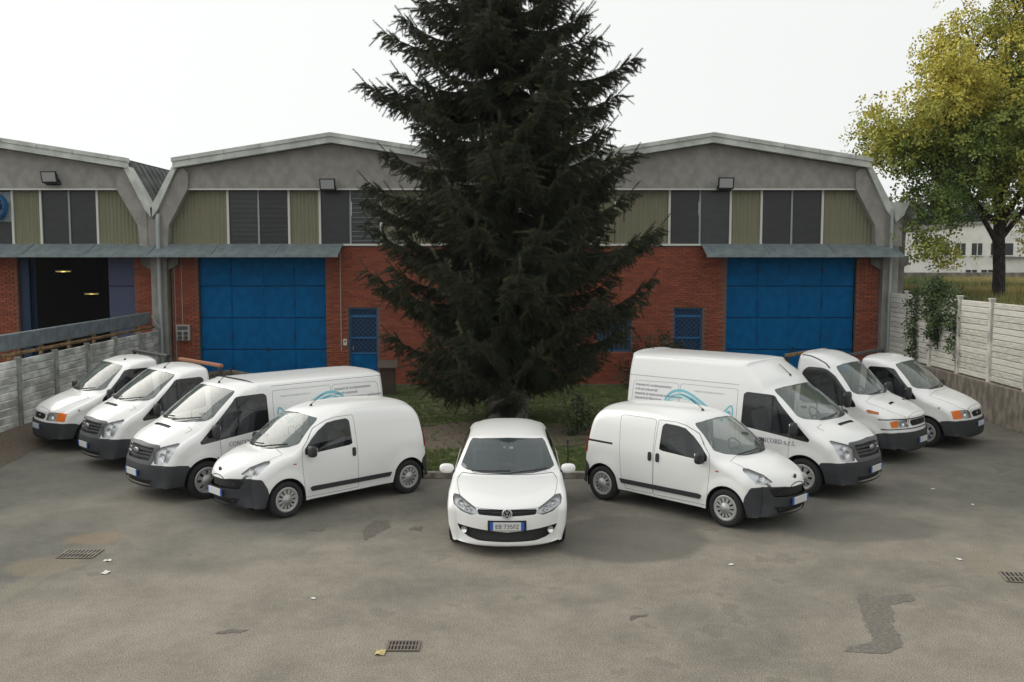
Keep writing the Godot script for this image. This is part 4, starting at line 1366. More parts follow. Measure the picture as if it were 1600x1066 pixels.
func sheet(x0: float, x1: float, z0: float, z1: float, y: float, uv2 := 0.0, nx := 1, nz := 1) -> ArrayMesh:
	var st := SurfaceTool.new()
	st.begin(Mesh.PRIMITIVE_TRIANGLES)
	for i in nx:
		for j in nz:
			var c := [[0, 0], [1, 0], [1, 1], [0, 0], [1, 1], [0, 1]]
			for q in c:
				var u: float = float(i + q[0]) / nx
				var w: float = float(j + q[1]) / nz
				var x := lerpf(x0, x1, u)
				var z := lerpf(z0, z1, w)
				st.set_normal(Vector3.UP)
				st.set_uv(Vector2(u, w))
				if uv2 > 0: st.set_uv2(Vector2(x, z) * uv2)
				st.add_vertex(Vector3(x, y, z))
	return st.commit()

func stain(called: String, pts: Array, m: Material, y: float, label: String, sd: int):
	var f := FastNoiseLite.new()
	f.seed = sd
	f.frequency = 6.0
	var fine := PackedVector2Array()
	var n := pts.size()
	for i in n:
		var a := Vector2(pts[i][0], pts[i][1])
		var b := Vector2(pts[(i + 1) % n][0], pts[(i + 1) % n][1])
		var cnt := maxi(2, int((b - a).length() / 0.03))
		for k in cnt:
			var p := a.lerp(b, float(k) / cnt)
			fine.append(p + Vector2(f.get_noise_2d(p.x, p.y), f.get_noise_2d(p.x + 40, p.y)) * 0.045)
	var ix := Geometry2D.triangulate_polygon(fine)
	var st := new_st()
	for k in range(0, ix.size(), 3):
		tri(st, Vector3(fine[ix[k]].x, y, fine[ix[k]].y), Vector3(fine[ix[k + 1]].x, y, fine[ix[k + 1]].y), Vector3(fine[ix[k + 2]].x, y, fine[ix[k + 2]].y), Vector3.UP)
	var o := obj(called, st, m)
	tag(o, label, "", "", "structure")

func build_ground():
	var g := put("ground", sheet(-400, 400, -500, 60, -0.02), grain(std(0.13, 0.12, 0.085, 1.0), 0.02, 0.6, Vector3(0.15, 0.15, 0.15), 40))
	tag(g, "open ground round the yard", "", "", "structure")
	var am := StandardMaterial3D.new()
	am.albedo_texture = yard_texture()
	am.roughness = 0.93
	am.detail_enabled = true
	am.detail_blend_mode = BaseMaterial3D.BLEND_MODE_MUL
	am.detail_uv_layer = BaseMaterial3D.DETAIL_UV_2
	var dt := noise_tex(0.22, Color(0.68, 0.68, 0.68), Color(1, 1, 1), 512, 3, 77)
	am.detail_albedo = dt
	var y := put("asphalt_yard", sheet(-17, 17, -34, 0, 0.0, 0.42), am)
	tag(y, "dusty grey and tan asphalt yard in front of the warehouse", "", "", "structure")
	stain("water_stain", [[4.51, -12.48], [4.59, -12.30], [4.86, -12.36], [4.94, -12.43], [5.09, -12.42], [5.07, -12.19], [4.81, -12.08], [4.66, -12.01], [4.63, -11.81], [4.52, -11.53], [4.43, -11.38], [4.42, -11.09], [4.30, -10.67], [4.02, -10.5], [3.62, -10.55], [3.75, -10.71], [4.04, -10.82], [4.11, -11.18], [4.16, -11.49], [4.22, -11.7], [4.31, -12.03], [4.36, -12.3]], M.wet, 0.004, "dark wet patch on the asphalt at the lower right", 3)
	stain("oil_stain", [[-2.23, -14.80], [-2.33, -15.3], [-2.31, -15.72], [-2.22, -15.99], [-2.02, -15.95], [-1.93, -15.55], [-2.09, -15.24]], M.oil, 0.004, "dark oil stain left of the small car", 4)
	stain("oil_stain", [[-3.2, -15.4], [-3.15, -15.63], [-2.98, -15.65], [-2.97, -15.3]], M.oil, 0.004, "small oil stain beside the left van", 5)
	stain("oil_stain", [[-1.62, -15.40], [-1.58, -15.58], [-1.40, -15.6], [-1.44, -15.35]], M.oil, 0.004, "small oil spot near the small car's wheel", 6)
	stain("oil_stain", [[-3.40, -11.08], [-3.25, -11.22], [-3.06, -11.20], [-3.10, -11.10]], M.oil, 0.004, "short oil streak in the left foreground", 7)
	stain("oil_stain", [[1.38, -11.5], [1.45, -11.66], [1.65, -11.70], [1.55, -11.60]], M.oil, 0.004, "short oil streak in the right foreground", 8)
	var cr_pts := [[-5.61, -12.75], [-4.86, -11.92], [-4.13, -11.38], [-3.52, -10.89], [-3.0, -10.72]]
	var up := []
	var dn := []
	for q in cr_pts:
		up.append([q[0] + 0.010, q[1] + 0.02])
		dn.push_front([q[0] - 0.010, q[1] - 0.02])
	stain("asphalt_crack", up + dn, M.oil, 0.004, "thin crack running across the left foreground", 9)
	# dirt bank under the left fence
	var st := new_st()
	var nz := 40
	for j in nz:
		var z0 := -33.2 + 14.0 * j / nz
		var z1 := -33.2 + 14.0 * (j + 1) / nz
		for s in [[-11.9, 0.31, -11.35, 0.26], [-11.35, 0.26, -10.95, 0.09], [-10.95, 0.09, -10.5, 0.006]]:
			var w0 := 0.08 * sin(z0 * 2.1) + 0.05 * sin(z0 * 5.3)
			var w1 := 0.08 * sin(z1 * 2.1) + 0.05 * sin(z1 * 5.3)
			quad(st, Vector3(s[0] + w0, s[1], z0), Vector3(s[2] + w0, s[3], z0), Vector3(s[2] + w1, s[3], z1), Vector3(s[0] + w1, s[1], z1), Vector3.UP)
	tag(obj("dirt_bank", st, M.soil), "strip of brown dirt along the left fence", "", "", "structure")
	# lawn bed, kerb
	st = new_st()
	box(st, Vector3(0.3, 0.03, -25.9), Vector3(10.6, 0.10, 13.3), 0.0)
	tag(obj("lawn", st, M.lawn_base), "lawn bed under the big conifer", "", "", "structure")
	var ks := thing("kerb", "low pale kerb edging the lawn behind the small car", "kerb", Vector3.ZERO)
	for k in 11:
		st = new_st()
		box(st, Vector3(-4.5 + k * 0.96, 0.06, -19.12), Vector3(0.95, 0.13, 0.13), 0.015)
		obj("kerb_stone", st, M.kerb, ks)
	st = new_st()
	for k in 14: # bare soil under the conifer, irregular outline
		var a0 := TAU * k / 14
		var a1 := TAU * (k + 1) / 14
		var r0 := 1.0 + 0.16 * sin(k * 2.7)
		var r1 := 1.0 + 0.16 * sin(((k + 1) % 14) * 2.7)
		tri(st, Vector3(-0.5, 0.086, -23.2), Vector3(-0.5 + cos(a0) * 2.6 * r0, 0.086, -23.2 + sin(a0) * 1.9 * r0), Vector3(-0.5 + cos(a1) * 2.6 * r1, 0.086, -23.2 + sin(a1) * 1.9 * r1), Vector3.UP)
	tag(obj("bare_soil", st, M.soil), "brown bare soil with needle litter under the conifer", "", "", "structure")
	# grass tufts
	st = new_st()
	for k in 7:
		var a := TAU * k / 7.0
		var d := Vector3(cos(a), 0, sin(a))
		var s := Vector3(-sin(a), 0, cos(a)) * 0.006
		var b := d * 0.015
		tri(st, b - s, b + s, b + d * 0.03 + Vector3(0, 0.06, 0), d)
	var tuft := mesh_of(st)
	var xf := []
	var cols := []
	rng.seed = 5
	var nf := FastNoiseLite.new()
	nf.frequency = 0.35
	for k in 26000:
		var p := Vector3(rng.randf_range(-4.9, 5.5), 0.08, rng.randf_range(-32.4, -19.2))
		if p.z < -26 and rng.randf() < 0.5: continue
		var e := Vector2((p.x + 0.5) / 2.7, (p.z + 23.2) / 2.0).length() + nf.get_noise_2d(p.x * 4, p.z * 4) * 0.6
		if e < 1.0 and rng.randf() > 0.12: continue
		var sc := rng.randf_range(0.6, 1.3)
		xf.append(Transform3D(Basis(Vector3.UP, rng.randf() * TAU).scaled(Vector3(sc, sc * rng.randf_range(0.6, 1.2), sc)), p))
		var dry := clampf(nf.get_noise_2d(p.x * 2, p.z * 2) + rng.randf_range(-0.2, 0.4), 0, 1)
		var c := Vector3(0.095, 0.15, 0.028).lerp(Vector3(0.19, 0.175, 0.065), dry)
		cols.append(Color(c.x, c.y, c.z))
	var gr := multi("grass", tuft, M.needle, xf, cols, self)
	tag(gr, "short patchy green grass on the lawn", "", "", "stuff")

func grate(label: String, at: Vector3, turn: float, sx: float, sz: float, nx: int, nz: int, m: Material):
	var t := thing("drain_grate", label, "drain grate", at, turn, "drain grates in the yard")
	var st := new_st()
	box(st, Vector3(0, 0.003, 0), Vector3(sx - 0.02, 0.006, sz - 0.02))
	obj("pit", st, M.hole, t)
	st = new_st()
	for sg in [-1.0, 1.0]:
		box(st, Vector3(sg * (sx / 2), 0.008, 0), Vector3(0.03, 0.009, sz + 0.03), 0.002)
		box(st, Vector3(0, 0.008, sg * (sz / 2)), Vector3(sx - 0.031, 0.0085, 0.03), 0.002)
	for j in range(1, nz): box(st, Vector3(0, 0.0085, -sz / 2 + sz * j / nz), Vector3(sx - 0.032, 0.008, 0.03), 0.002)
	obj("frame", st, m, t)
	for i in range(1, nx):
		st = new_st()
		box(st, Vector3(-sx / 2 + sx * i / nx, 0.0088, 0), Vector3(sx / nx * 0.42, 0.005, sz - 0.032))
		obj("bar", st, m, t)

func yard_bits():
	grate("dark drain grate among sand drifts on the left of the yard", Vector3(-6.25, 0.004, -14.13), 0.0, 0.50, 0.40, 9, 2, M.retain)
	grate("rusty brown drain grate in the centre foreground beside a yellow scrap", Vector3(-1.2, 0.004, -10.7), 0.0, 0.34, 0.26, 9, 2, M.grate_brown)
	grate("drain grate at the right edge of the yard", Vector3(6.85, 0.004, -13.05), -0.2, 0.5, 0.42, 9, 2, M.retain)
	var labels := ["small white paper scrap behind the left drain grate", "flat white paper scrap in front of the left drain grate", "tiny white paper scrap in the left foreground", "crumpled white scrap in front of the right small van", "white paper scrap near the right drain grate", "white litter against the kerb by the right small van", "yellow paper scrap beside the centre drain grate", "white scrap in front of the tall van on the right", "tiny white scrap right of the tall van"]
	var at := [[-5.72, -13.8], [-5.53, -13.26], [-2.5, -12.24], [3.06, -13.62], [6.35, -13.86], [2.21, -18.75], [-1.43, -10.51], [7.78, -18.15], [7.99, -17.0]]
	var sz := [0.10, 0.12, 0.06, 0.07, 0.08, 0.15, 0.14, 0.07, 0.06]
	rng.seed = 9
	for i in at.size():
		var st := new_st()
		var n := 5
		var c := Vector3(at[i][0], 0.0, at[i][1])
		var grid := []
		for a in n:
			for b in n:
				grid.append(c + Basis(Vector3.UP, i * 1.3) * Vector3((a / 4.0 - 0.5) * sz[i], 0.006 + rng.randf() * sz[i] * 0.14, (b / 4.0 - 0.5) * sz[i] * 0.75))
		for a in n - 1:
			for b in n - 1:
				quad(st, grid[a * n + b], grid[(a + 1) * n + b], grid[(a + 1) * n + b + 1], grid[a * n + b + 1], Vector3.UP)
		tag(obj("paper_scrap", st, M.paper_yellow if i == 6 else M.paper), labels[i], "litter", "scraps of litter in the yard")

# ---------------------------------------------------------------- warehouse
var bay_x := [-17.72, -5.90, 6.55]
var col_x := [-11.68, 0.35, 12.52]

func gable(c: float, hw: float, y_mid: float, y_end: float, th: float) -> Array:
	return [Vector2(c - hw, y_end), Vector2(c, y_mid), Vector2(c + hw, y_end), Vector2(c + hw, y_end - th), Vector2(c, y_mid - th), Vector2(c - hw, y_end - th)]

func build_warehouse():
	var w := thing("warehouse", "long brick and concrete warehouse with low gables and blue gates", "warehouse", Vector3.ZERO)
	var st: SurfaceTool
	for c in bay_x:
		# metal roof edge in two steps
		st = new_st()
		prism(st, gable(c, 5.18, 8.30, 7.48, 0.13), FZ + 0.30, FZ + 0.62)
		prism(st, gable(c, 5.15, 8.165, 7.345, 0.19), FZ + 0.30, FZ + 0.585)
		obj("roof_fascia", st, M.fascia, w)
		for k in range(-4, 5):
			if k == 0: continue
			st = new_st()
			var x: float = c + k * 1.15
			box(st, Vector3(x, 8.30 - 0.82 * absf(x - c) / 5.18 - 0.10, FZ + 0.625), Vector3(0.025, 0.12, 0.012))
			obj("fascia_clip", st, M.grey_metal, w)
		for sg in [-1.0, 1.0]:
			st = new_st()
			bar(st, Vector3(c, 8.20, FZ - 12.0), Vector3(c + 5.1 * sg, 7.39, FZ - 12.0), 24.5, 0.12)
			obj("roof_slab", st, M.roof, w)
			# sloping corrugated flank between roof edge and valley
			st = new_st()
			var hi := Vector3(c + 5.05 * sg, 7.32, FZ + 0.1)
			var lo := Vector3(c + 5.92 * sg, 5.80, FZ + 0.1)
			var vv := (lo - hi).normalized()
			corrugated(st, hi, Vector3(0, 0, -1), vv, Vector3(-vv.y * sg, vv.x * sg, 0), 24.0, (lo - hi).length(), 0.5, 0.14)
			obj("corrugated_flank", st, M.roof, w)
		# concrete gable beam
		st = new_st()
		prism(st, [Vector2(c - 5.05, 6.5), Vector2(c + 5.05, 6.5), Vector2(c + 5.05, 7.16), Vector2(c, 7.97), Vector2(c - 5.05, 7.16)], FZ - 0.1, FZ + 0.22)
		obj("gable_beam", st, M.concrete, w)
		for sg in [-1.0, 1.0]:
			# Y arm: outer pale edge and inner concrete flange
			st = new_st()
			prism(st, [Vector2(c + 4.72 * sg, 7.02), Vector2(c + 4.86 * sg, 7.14), Vector2(c + 5.02 * sg, 7.14), Vector2(c + 5.70 * sg, 5.85), Vector2(c + 5.72 * sg, 4.6), Vector2(c + 5.45 * sg, 4.6), Vector2(c + 5.40 * sg, 5.30), Vector2(c + 4.74 * sg, 6.50)], FZ + 0.02, FZ + 0.36)
			obj("beam_arm", st, M.concrete, w)
			st = new_st()
			prism(st, [Vector2(c + 5.03 * sg, 7.20), Vector2(c + 5.20 * sg, 7.20), Vector2(c + 5.94 * sg, 5.86), Vector2(c + 5.92 * sg, 5.52), Vector2(c + 5.705 * sg, 5.80)], FZ + 0.02, FZ + 0.50)
			obj("arm_edge", st, M.fascia, w)
		# dark interior behind
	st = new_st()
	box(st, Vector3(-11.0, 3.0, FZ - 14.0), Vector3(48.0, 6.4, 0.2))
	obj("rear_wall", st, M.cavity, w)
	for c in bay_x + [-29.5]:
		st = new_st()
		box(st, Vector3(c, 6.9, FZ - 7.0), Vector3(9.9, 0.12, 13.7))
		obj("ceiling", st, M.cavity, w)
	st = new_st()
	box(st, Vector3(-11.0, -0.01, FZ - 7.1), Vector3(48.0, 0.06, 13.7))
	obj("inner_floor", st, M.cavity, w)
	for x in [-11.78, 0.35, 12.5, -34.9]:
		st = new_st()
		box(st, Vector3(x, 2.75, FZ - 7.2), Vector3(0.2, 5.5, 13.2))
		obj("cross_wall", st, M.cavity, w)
	# columns
	for x in col_x:
		st = new_st()
		box(st, Vector3(x, 2.3, FZ + 0.12), Vector3(0.52, 4.58, 0.44), 0.02)
		box(st, Vector3(x - (0.12 if x < 0.0 else 0.0), 5.22, FZ + 0.15), Vector3(0.70, 1.26, 0.36), 0.02)
		obj("column", st, M.concrete, w)
		for sg in [-1.0, 1.0]:
			st = new_st()
			prism(st, [Vector2(x + 0.265 * sg, 4.30), Vector2(x + 0.62 * sg, 4.30), Vector2(x + 0.62 * sg, 4.02), Vector2(x + 0.265 * sg, 3.82)], FZ - 0.02, FZ + 0.25)
			obj("corbel", st, M.concrete_dark, w)
	# stub of the next Y beyond the last column
	st = new_st()
	prism(st, [Vector2(12.79, 4.2), Vector2(13.02, 4.8), Vector2(13.05, 5.2), Vector2(13.45, 6.05), Vector2(12.9, 6.05), Vector2(12.79, 5.6)], FZ - 0.3, FZ + 0.2)
	prism(st, [Vector2(12.79, 0), Vector2(13.0, 0), Vector2(13.02, 4.79), Vector2(12.79, 4.19)], FZ - 0.3, FZ + 0.19)
	obj("beam_stub", st, M.concrete_dark, w)
	st = new_st()
	prism(st, [Vector2(12.60, 5.4), Vector2(12.86, 5.62), Vector2(13.05, 6.06), Vector2(12.45, 6.06)], FZ + 0.21, FZ + 0.42)
	obj("gutter_spout", st, M.fascia, w)
	# down pipes
	for q in [[-11.60, 5.62, 0.075, "pipe"], [12.44, 5.85, 0.06, "pipe"]]:
		st = new_st()
		tube(st, [Vector3(q[0] - 0.02, q[1] + 0.02, FZ + 0.40), Vector3(q[0], q[1] - 0.12, FZ + 0.50), Vector3(q[0], q[1] - 0.35, FZ + 0.52), Vector3(q[0], 0.06, FZ + 0.47)], q[2], 12)
		for y in [1.2, 2.6, 3.7]: lathe_ring(st, Vector3(q[0], y, FZ + 0.48), q[2] + 0.012)
		obj("down_pipe", st, M.pipe, w)
	window_band(w)
	canopies(w)
	brick_walls(w)
	gates(w)
	doors(w)

func lathe_ring(st: SurfaceTool, c: Vector3, r: float):
	tube(st, [c - Vector3(0, 0.03, 0), c + Vector3(0, 0.03, 0)], r, 12)

func fx(px: float) -> float:
	return (px - 800.0) * FX

func window_band(w: Node3D):
	# [from, to, kind] along the front; o olive sheeting, g glazed pair, v pane below the fan
	var L := [[-260, -60, "o"], [-60, 23, "v"], [24, 67, "o"], [67, 155, "g"], [155, 226, "o"], [226, 252, "l"], [252, 268, "l"], [268, 358, "o"], [358, 453, "g"], [453, 501, "o"], [501, 596, "g"], [596, 680, "o"], [680, 780, "o"], [780, 850, "l"], [850, 960, "o"], [960, 1045, "o"], [1045, 1140, "g"], [1140, 1188, "o"], [1188, 1283, "g"], [1283, 1363, "o"], [1363, 1380, "l"]]
	var st: SurfaceTool
	var n := 0
	for q in L:
		var x0 := fx(q[0])
		var x1 := fx(q[1])
		n += 1
		if q[2] == "o" or q[2] == "l":
			st = new_st()
			corrugated(st, Vector3(x0 + 0.02, 4.70, FZ), Vector3.RIGHT, Vector3.UP, Vector3(0, 0, 1), x1 - x0 - 0.025, 1.80 if q[2] == "o" else 0.95, 0.125, 0.012)
			obj("corrugated_panel", st, M.olive if n % 2 == 0 else M.olive2, w)
		else:
			var win := sub("window", w)
			var half: Array = [[x0, (x0 + x1) / 2], [(x0 + x1) / 2, x1]] if q[2] == "g" else [[x0, x1]]
			for h in half.size():
				st = new_st()
				var xa: float = half[h][0] + 0.035
				var xb: float = half[h][1] - 0.035
				box(st, Vector3((xa + xb) / 2, 5.60, FZ - 0.02), Vector3(xb - xa, 1.80, 0.02))
				obj("pane", st, M.pane2 if (n + h) % 3 == 0 else M.pane, win)
				if (q[0] == 501 and h == 1) or (q[0] == 358):
					for k in 11:
						st = new_st()
						box(st, Vector3((xa + xb) / 2, 4.80 + k * 0.155, FZ + 0.005), Vector3(xb - xa - 0.01, 0.012, 0.03), 0.0)
						obj("louvre", st, M.grey_metal if q[0] == 501 else M.pane2, win)
			if q[2] == "g":
				st = new_st()
				box(st, Vector3((x0 + x1) / 2, 5.60, FZ + 0.01), Vector3(0.06, 1.84, 0.05), 0.006)
				obj("middle_mullion", st, M.grey_metal, win)
			for e in [x0, x1]:
				st = new_st()
				box(st, Vector3(e, 5.60, FZ + 0.025), Vector3(0.075, 1.86, 0.07), 0.008)
				obj("mullion", st, M.white_metal, win)
	for c in bay_x:
		st = new_st()
		box(st, Vector3(c, 6.485, FZ + 0.24), Vector3(9.9, 0.05, 0.035), 0.005)
		obj("head_trim", st, M.white_metal, w)
		st = new_st()
		box(st, Vector3(c, 4.665, FZ + 0.05), Vector3(11.4, 0.07, 0.18), 0.008)
		obj("sill_trim", st, M.white_metal, w)
	# extractor fan on its board
	var f := thing("extractor_fan", "blue round extractor fan on the left warehouse window band", "fan", Vector3(fx(-4), 5.92, FZ + 0.06))
	st = new_st()
	box(st, Vector3(-0.05, 0, -0.03), Vector3(1.3, 0.98, 0.04), 0.005)
	obj("mounting_board", st, M.galv, f)
	st = new_st()
	lathe(st, [Vector2(0.46, 0.0), Vector2(0.46, 0.30), Vector2(0.43, 0.32), Vector2(0.41, 0.30), Vector2(0.40, 0.03)], 32)
	obj("housing", st, M.blue_bar, f)
	st = new_st()
	lathe(st, [Vector2(0.001, 0.16), Vector2(0.09, 0.15), Vector2(0.10, 0.06)], 20)
	for k in 6:
		var a := TAU * k / 6
		var e := Vector3(cos(a), sin(a), 0)
		var g := Vector3(-sin(a), cos(a), 0)
		quad(st, e * 0.09 - g * 0.05 + Vector3(0, 0, 0.08), e * 0.39 - g * 0.14 + Vector3(0, 0, 0.06), e * 0.39 + g * 0.10 + Vector3(0, 0, 0.16), e * 0.09 + g * 0.05 + Vector3(0, 0, 0.14), Vector3(0, 0, 1))
	obj("blades", st, M.blue_dark, f)

func canopies(w: Node3D):
	for q in [[-420, 537, 0], [1094, 1392, 1]]:
		var x0 := fx(q[0])
		var x1 := fx(q[1])
		var st := new_st()
		var a0 := Vector3(x0, 4.70, FZ + 0.16)
		var a1 := Vector3(x0, 4.33, FZ + 1.15)
		var d := Vector3(x1 - x0, 0, 0)
		var th := Vector3(0, -0.03, 0)
		quad(st, a0, a0 + d, a1 + d, a1, Vector3.UP)
		quad(st, a0 + th, a0 + d + th, a1 + d + th, a1 + th, Vector3.DOWN)
		quad(st, a1, a1 + d, a1 + d + th * 2.4, a1 + th * 2.4, Vector3(0, 0, 1))
		quad(st, a0, a1, a1 + th, a0 + th, Vector3.LEFT)
		quad(st, a0 + d, a1 + d, a1 + d + th, a0 + d + th, Vector3.RIGHT)
		var c := obj("canopy", st, M.galv, w)
		var n := int((x1 - x0) / 2.0)
		for k in n:
			st = new_st()
			var x := x0 + (x1 - x0) * (k + 0.5) / n
			bar(st, Vector3(x, 4.63, FZ + 0.17), Vector3(x, 4.28, FZ + 1.10), 0.05, 0.05)
			obj("canopy_bracket", st, M.grey_metal, c)
			st = new_st()
			bar(st, Vector3(x + 1.0, 4.712, FZ + 0.17), Vector3(x + 1.0, 4.342, FZ + 1.15), 0.03, 0.018)
			if k < n - 1: obj("canopy_seam", st, M.galv, c)

func brick_walls(w: Node3D):
	var spans := [[-420, 26], [209, 246], [267, 309], [508, 804], [828, 1136], [1339, 1374]]
	var holes := [[544, 589, 2.56], [935, 987, 2.56], [1054, 1099, 2.56]]
	var xf := []
	var cols := []
	rng.seed = 21
	var bm := box_mesh(Vector3(0.242, 0.064, 0.05), 0.004)
	for s in spans:
		var x0 := fx(s[0])
		var x1 := fx(s[1])
		# mortar backing in pieces round the openings
		var cuts := [x0]
		for h in holes:
			if fx(h[0]) > x0 and fx(h[1]) < x1: cuts.append_array([fx(h[0]), fx(h[1])])
		cuts.append(x1)
		var st := new_st()
		for k in range(0, cuts.size(), 2):
			box(st, Vector3((cuts[k] + cuts[k + 1]) / 2, 2.31, FZ - 0.05), Vector3(cuts[k + 1] - cuts[k], 4.62, 0.16))
			if k + 2 < cuts.size(): box(st, Vector3((cuts[k + 1] + cuts[k + 2]) / 2, 3.59, FZ - 0.05), Vector3(cuts[k + 2] - cuts[k + 1], 2.06, 0.16))
		if s[0] == 828: box(st, Vector3(fx(961), 0.55, FZ - 0.05), Vector3(fx(987) - fx(935), 1.1, 0.16))
		obj("brick_backing", st, M.mortar, w)
		for r in 60:
			var y := 0.04 + r * 0.0765
			var x := x0 + 0.125 + (0.0 if r % 2 == 0 else 0.127)
			while x < x1 - 0.10:
				var skip := false
				for h in holes:
					if x > fx(h[0]) - 0.11 and x < fx(h[1]) + 0.11 and y < h[2] + 0.03 and not (h[0] == 935 and y < 1.08): skip = true
				if not skip:
					xf.append(Transform3D(Basis(), Vector3(x, y, FZ + 0.042 + rng.randf_range(-0.004, 0.004))))
					var t := rng.randf_range(0.78, 1.16)
					var hue := rng.randf_range(-0.012, 0.014)
					cols.append(Color((0.290 + hue) * t, (0.080 + hue * 0.6) * t, 0.045 * t))
				x += 0.254
	var b := multi("bricks", bm, M.brick, xf, cols, w)
	b.set_meta("kind", "stuff")

func gates(w: Node3D):
	var st: SurfaceTool
	var pm := box_mesh(Vector3(1.03, 1.045, 0.05), 0.014)
	for g in [[309, 507], [1136, 1338]]:
		var gt := sub("gate", w)
		var x0 := fx(g[0])
		var pw := (fx(g[1]) - x0) / 4.0
		for i in 4:
			for j in 4:
				var o := put("gate_panel", pm, M.blue, gt, Vector3(x0 + pw * (i + 0.5), 0.08 + 1.07 * (j + 0.5), FZ - 0.14))
				o.scale.x = (pw - 0.022) / 1.03
		st = new_st()
		box(st, Vector3(x0 + pw * 2, 2.2, FZ - 0.19), Vector3(pw * 4, 4.4, 0.05))
		obj("gate_backing", st, M.blue_dark, gt)
		for i in [1, 2, 3]:
			st = new_st()
			box(st, Vector3(x0 + pw * i, 2.2, FZ - 0.125), Vector3(0.035 if i != 2 else 0.06, 4.36, 0.045), 0.006)
			obj("leaf_edge", st, M.blue, gt)
		for i in [1, 3]:
			for y in [0.5, 1.6, 2.7, 3.8]:
				st = new_st()
				tube(st, [Vector3(x0 + pw * i, y - 0.08, FZ - 0.09), Vector3(x0 + pw * i, y + 0.08, FZ - 0.09)], 0.022, 8)
				obj("hinge", st, M.blue_dark, gt)
		st = new_st()
		box(st, Vector3(x0 + pw * 2 + 0.15, 1.15, FZ - 0.09), Vector3(0.05, 0.18, 0.06), 0.01)
		obj("handle", st, M.plastic, gt)
	# lintels over the gates
	for g in [[309, 507], [1136, 1338], [27, 208]]:
		st = new_st()
		box(st, Vector3((fx(g[0]) + fx(g[1])) / 2, 4.49, FZ - 0.03), Vector3(fx(g[1]) - fx(g[0]), 0.27, 0.24), 0.01)
		obj("lintel", st, M.concrete_dark, w)
	# open gate of the left bay: folded leaves at either side
	var og := sub("open_gate", w)
	for q in [[28, 0.0, 0.30, "blue_dark"], [33, -0.25, 0.28, "blue_dark"]]:
		st = new_st()
		box(st, Vector3(fx(q[0]) + 0.15, 2.16, FZ - 0.10 + q[1]), Vector3(q[2], 4.30, 0.06), 0.01)
		obj("gate_leaf", st, M[q[3]], og)
	for j in 4:
		st = new_st()
		box(st, Vector3((fx(165) + fx(208)) / 2, 0.08 + 1.07 * (j + 0.5), FZ - 0.16), Vector3(fx(208) - fx(165) - 0.02, 1.05, 0.05), 0.012)
		obj("gate_panel", st, M.violet, og)
	st = new_st()
	box(st, Vector3((fx(165) + fx(208)) / 2, 2.16, FZ - 0.20), Vector3(fx(208) - fx(165), 4.30, 0.03))
	obj("gate_backing", st, M.blue_dark, og)
	# two lit tubes deep inside the open bay
	for q in [[-15.66, 3.76, -1.5, "upper lit fluorescent tube inside the dark open gate"], [-15.75, 2.88, -4.0, "lower lit fluorescent tube inside the dark open gate"]]:
		var t := thing("fluorescent_lamp", q[3], "lamp", Vector3(q[0], q[1], FZ + q[2]), 0.25, "tube lamps inside the open warehouse bay")
		st = new_st()
		box(st, Vector3(0, 0.04, 0), Vector3(0.56, 0.03, 0.06), 0.008)
		obj("fitting", st, M.grey_plastic, t)
		st = new_st()
		tube(st, [Vector3(-0.24, 0, 0.0), Vector3(0.24, 0, 0.0)], 0.018, 8)
		var em := std(0.8, 0.75, 0.55, 0.5)
		em.emission_enabled = true
		em.emission = Color(1.0, 0.86, 0.55)
		em.emission_energy_multiplier = 0.16
		obj("tube", st, em, t)
		st = new_st()
		for sg in [-0.24, 0.24]: tube(st, [Vector3(sg, 0.06, 0), Vector3(sg, 6.83 - q[1], 0)], 0.008, 5)
		obj("suspension_rod", st, M.under, t)
		var l := OmniLight3D.new()
		l.name = "tube_light"
		l.light_color = Color(1.0, 0.86, 0.55)
		l.light_energy = 0.02
		l.omni_range = 20.0
		l.omni_attenuation = 2.0
		l.light_size = 0.05
		l.shadow_enabled = true
		l.position = Vector3(0, -0.05, 0.03)
		t.add_child(l)

func lattice(st: SurfaceTool, x0: float, x1: float, y0: float, y1: float, z: float, pitch: float):
	var wd := x1 - x0
	var k := -int((y1 - y0) / pitch) - 1
	while k * pitch < wd + (y1 - y0):
		for dir in [1.0, -1.0]:
			# line x = x0 + k*pitch + dir*(y - y0), clipped to the opening
			var s: float = x0 + k * pitch if dir > 0 else x0 + k * pitch + (y1 - y0) * 0.0
			var ya := y0
			var yb := y1
			if dir > 0:
				ya = maxf(ya, y0 + (x0 - s))
				yb = minf(yb, y0 + (x1 - s))
			else:
				ya = maxf(ya, y0 + (s - x1))
				yb = minf(yb, y0 + (s - x0))
			if yb - ya > 0.02:
				bar(st, Vector3(s + dir * (ya - y0), ya, z), Vector3(s + dir * (yb - y0), yb, z), 0.012, 0.012)
		k += 1

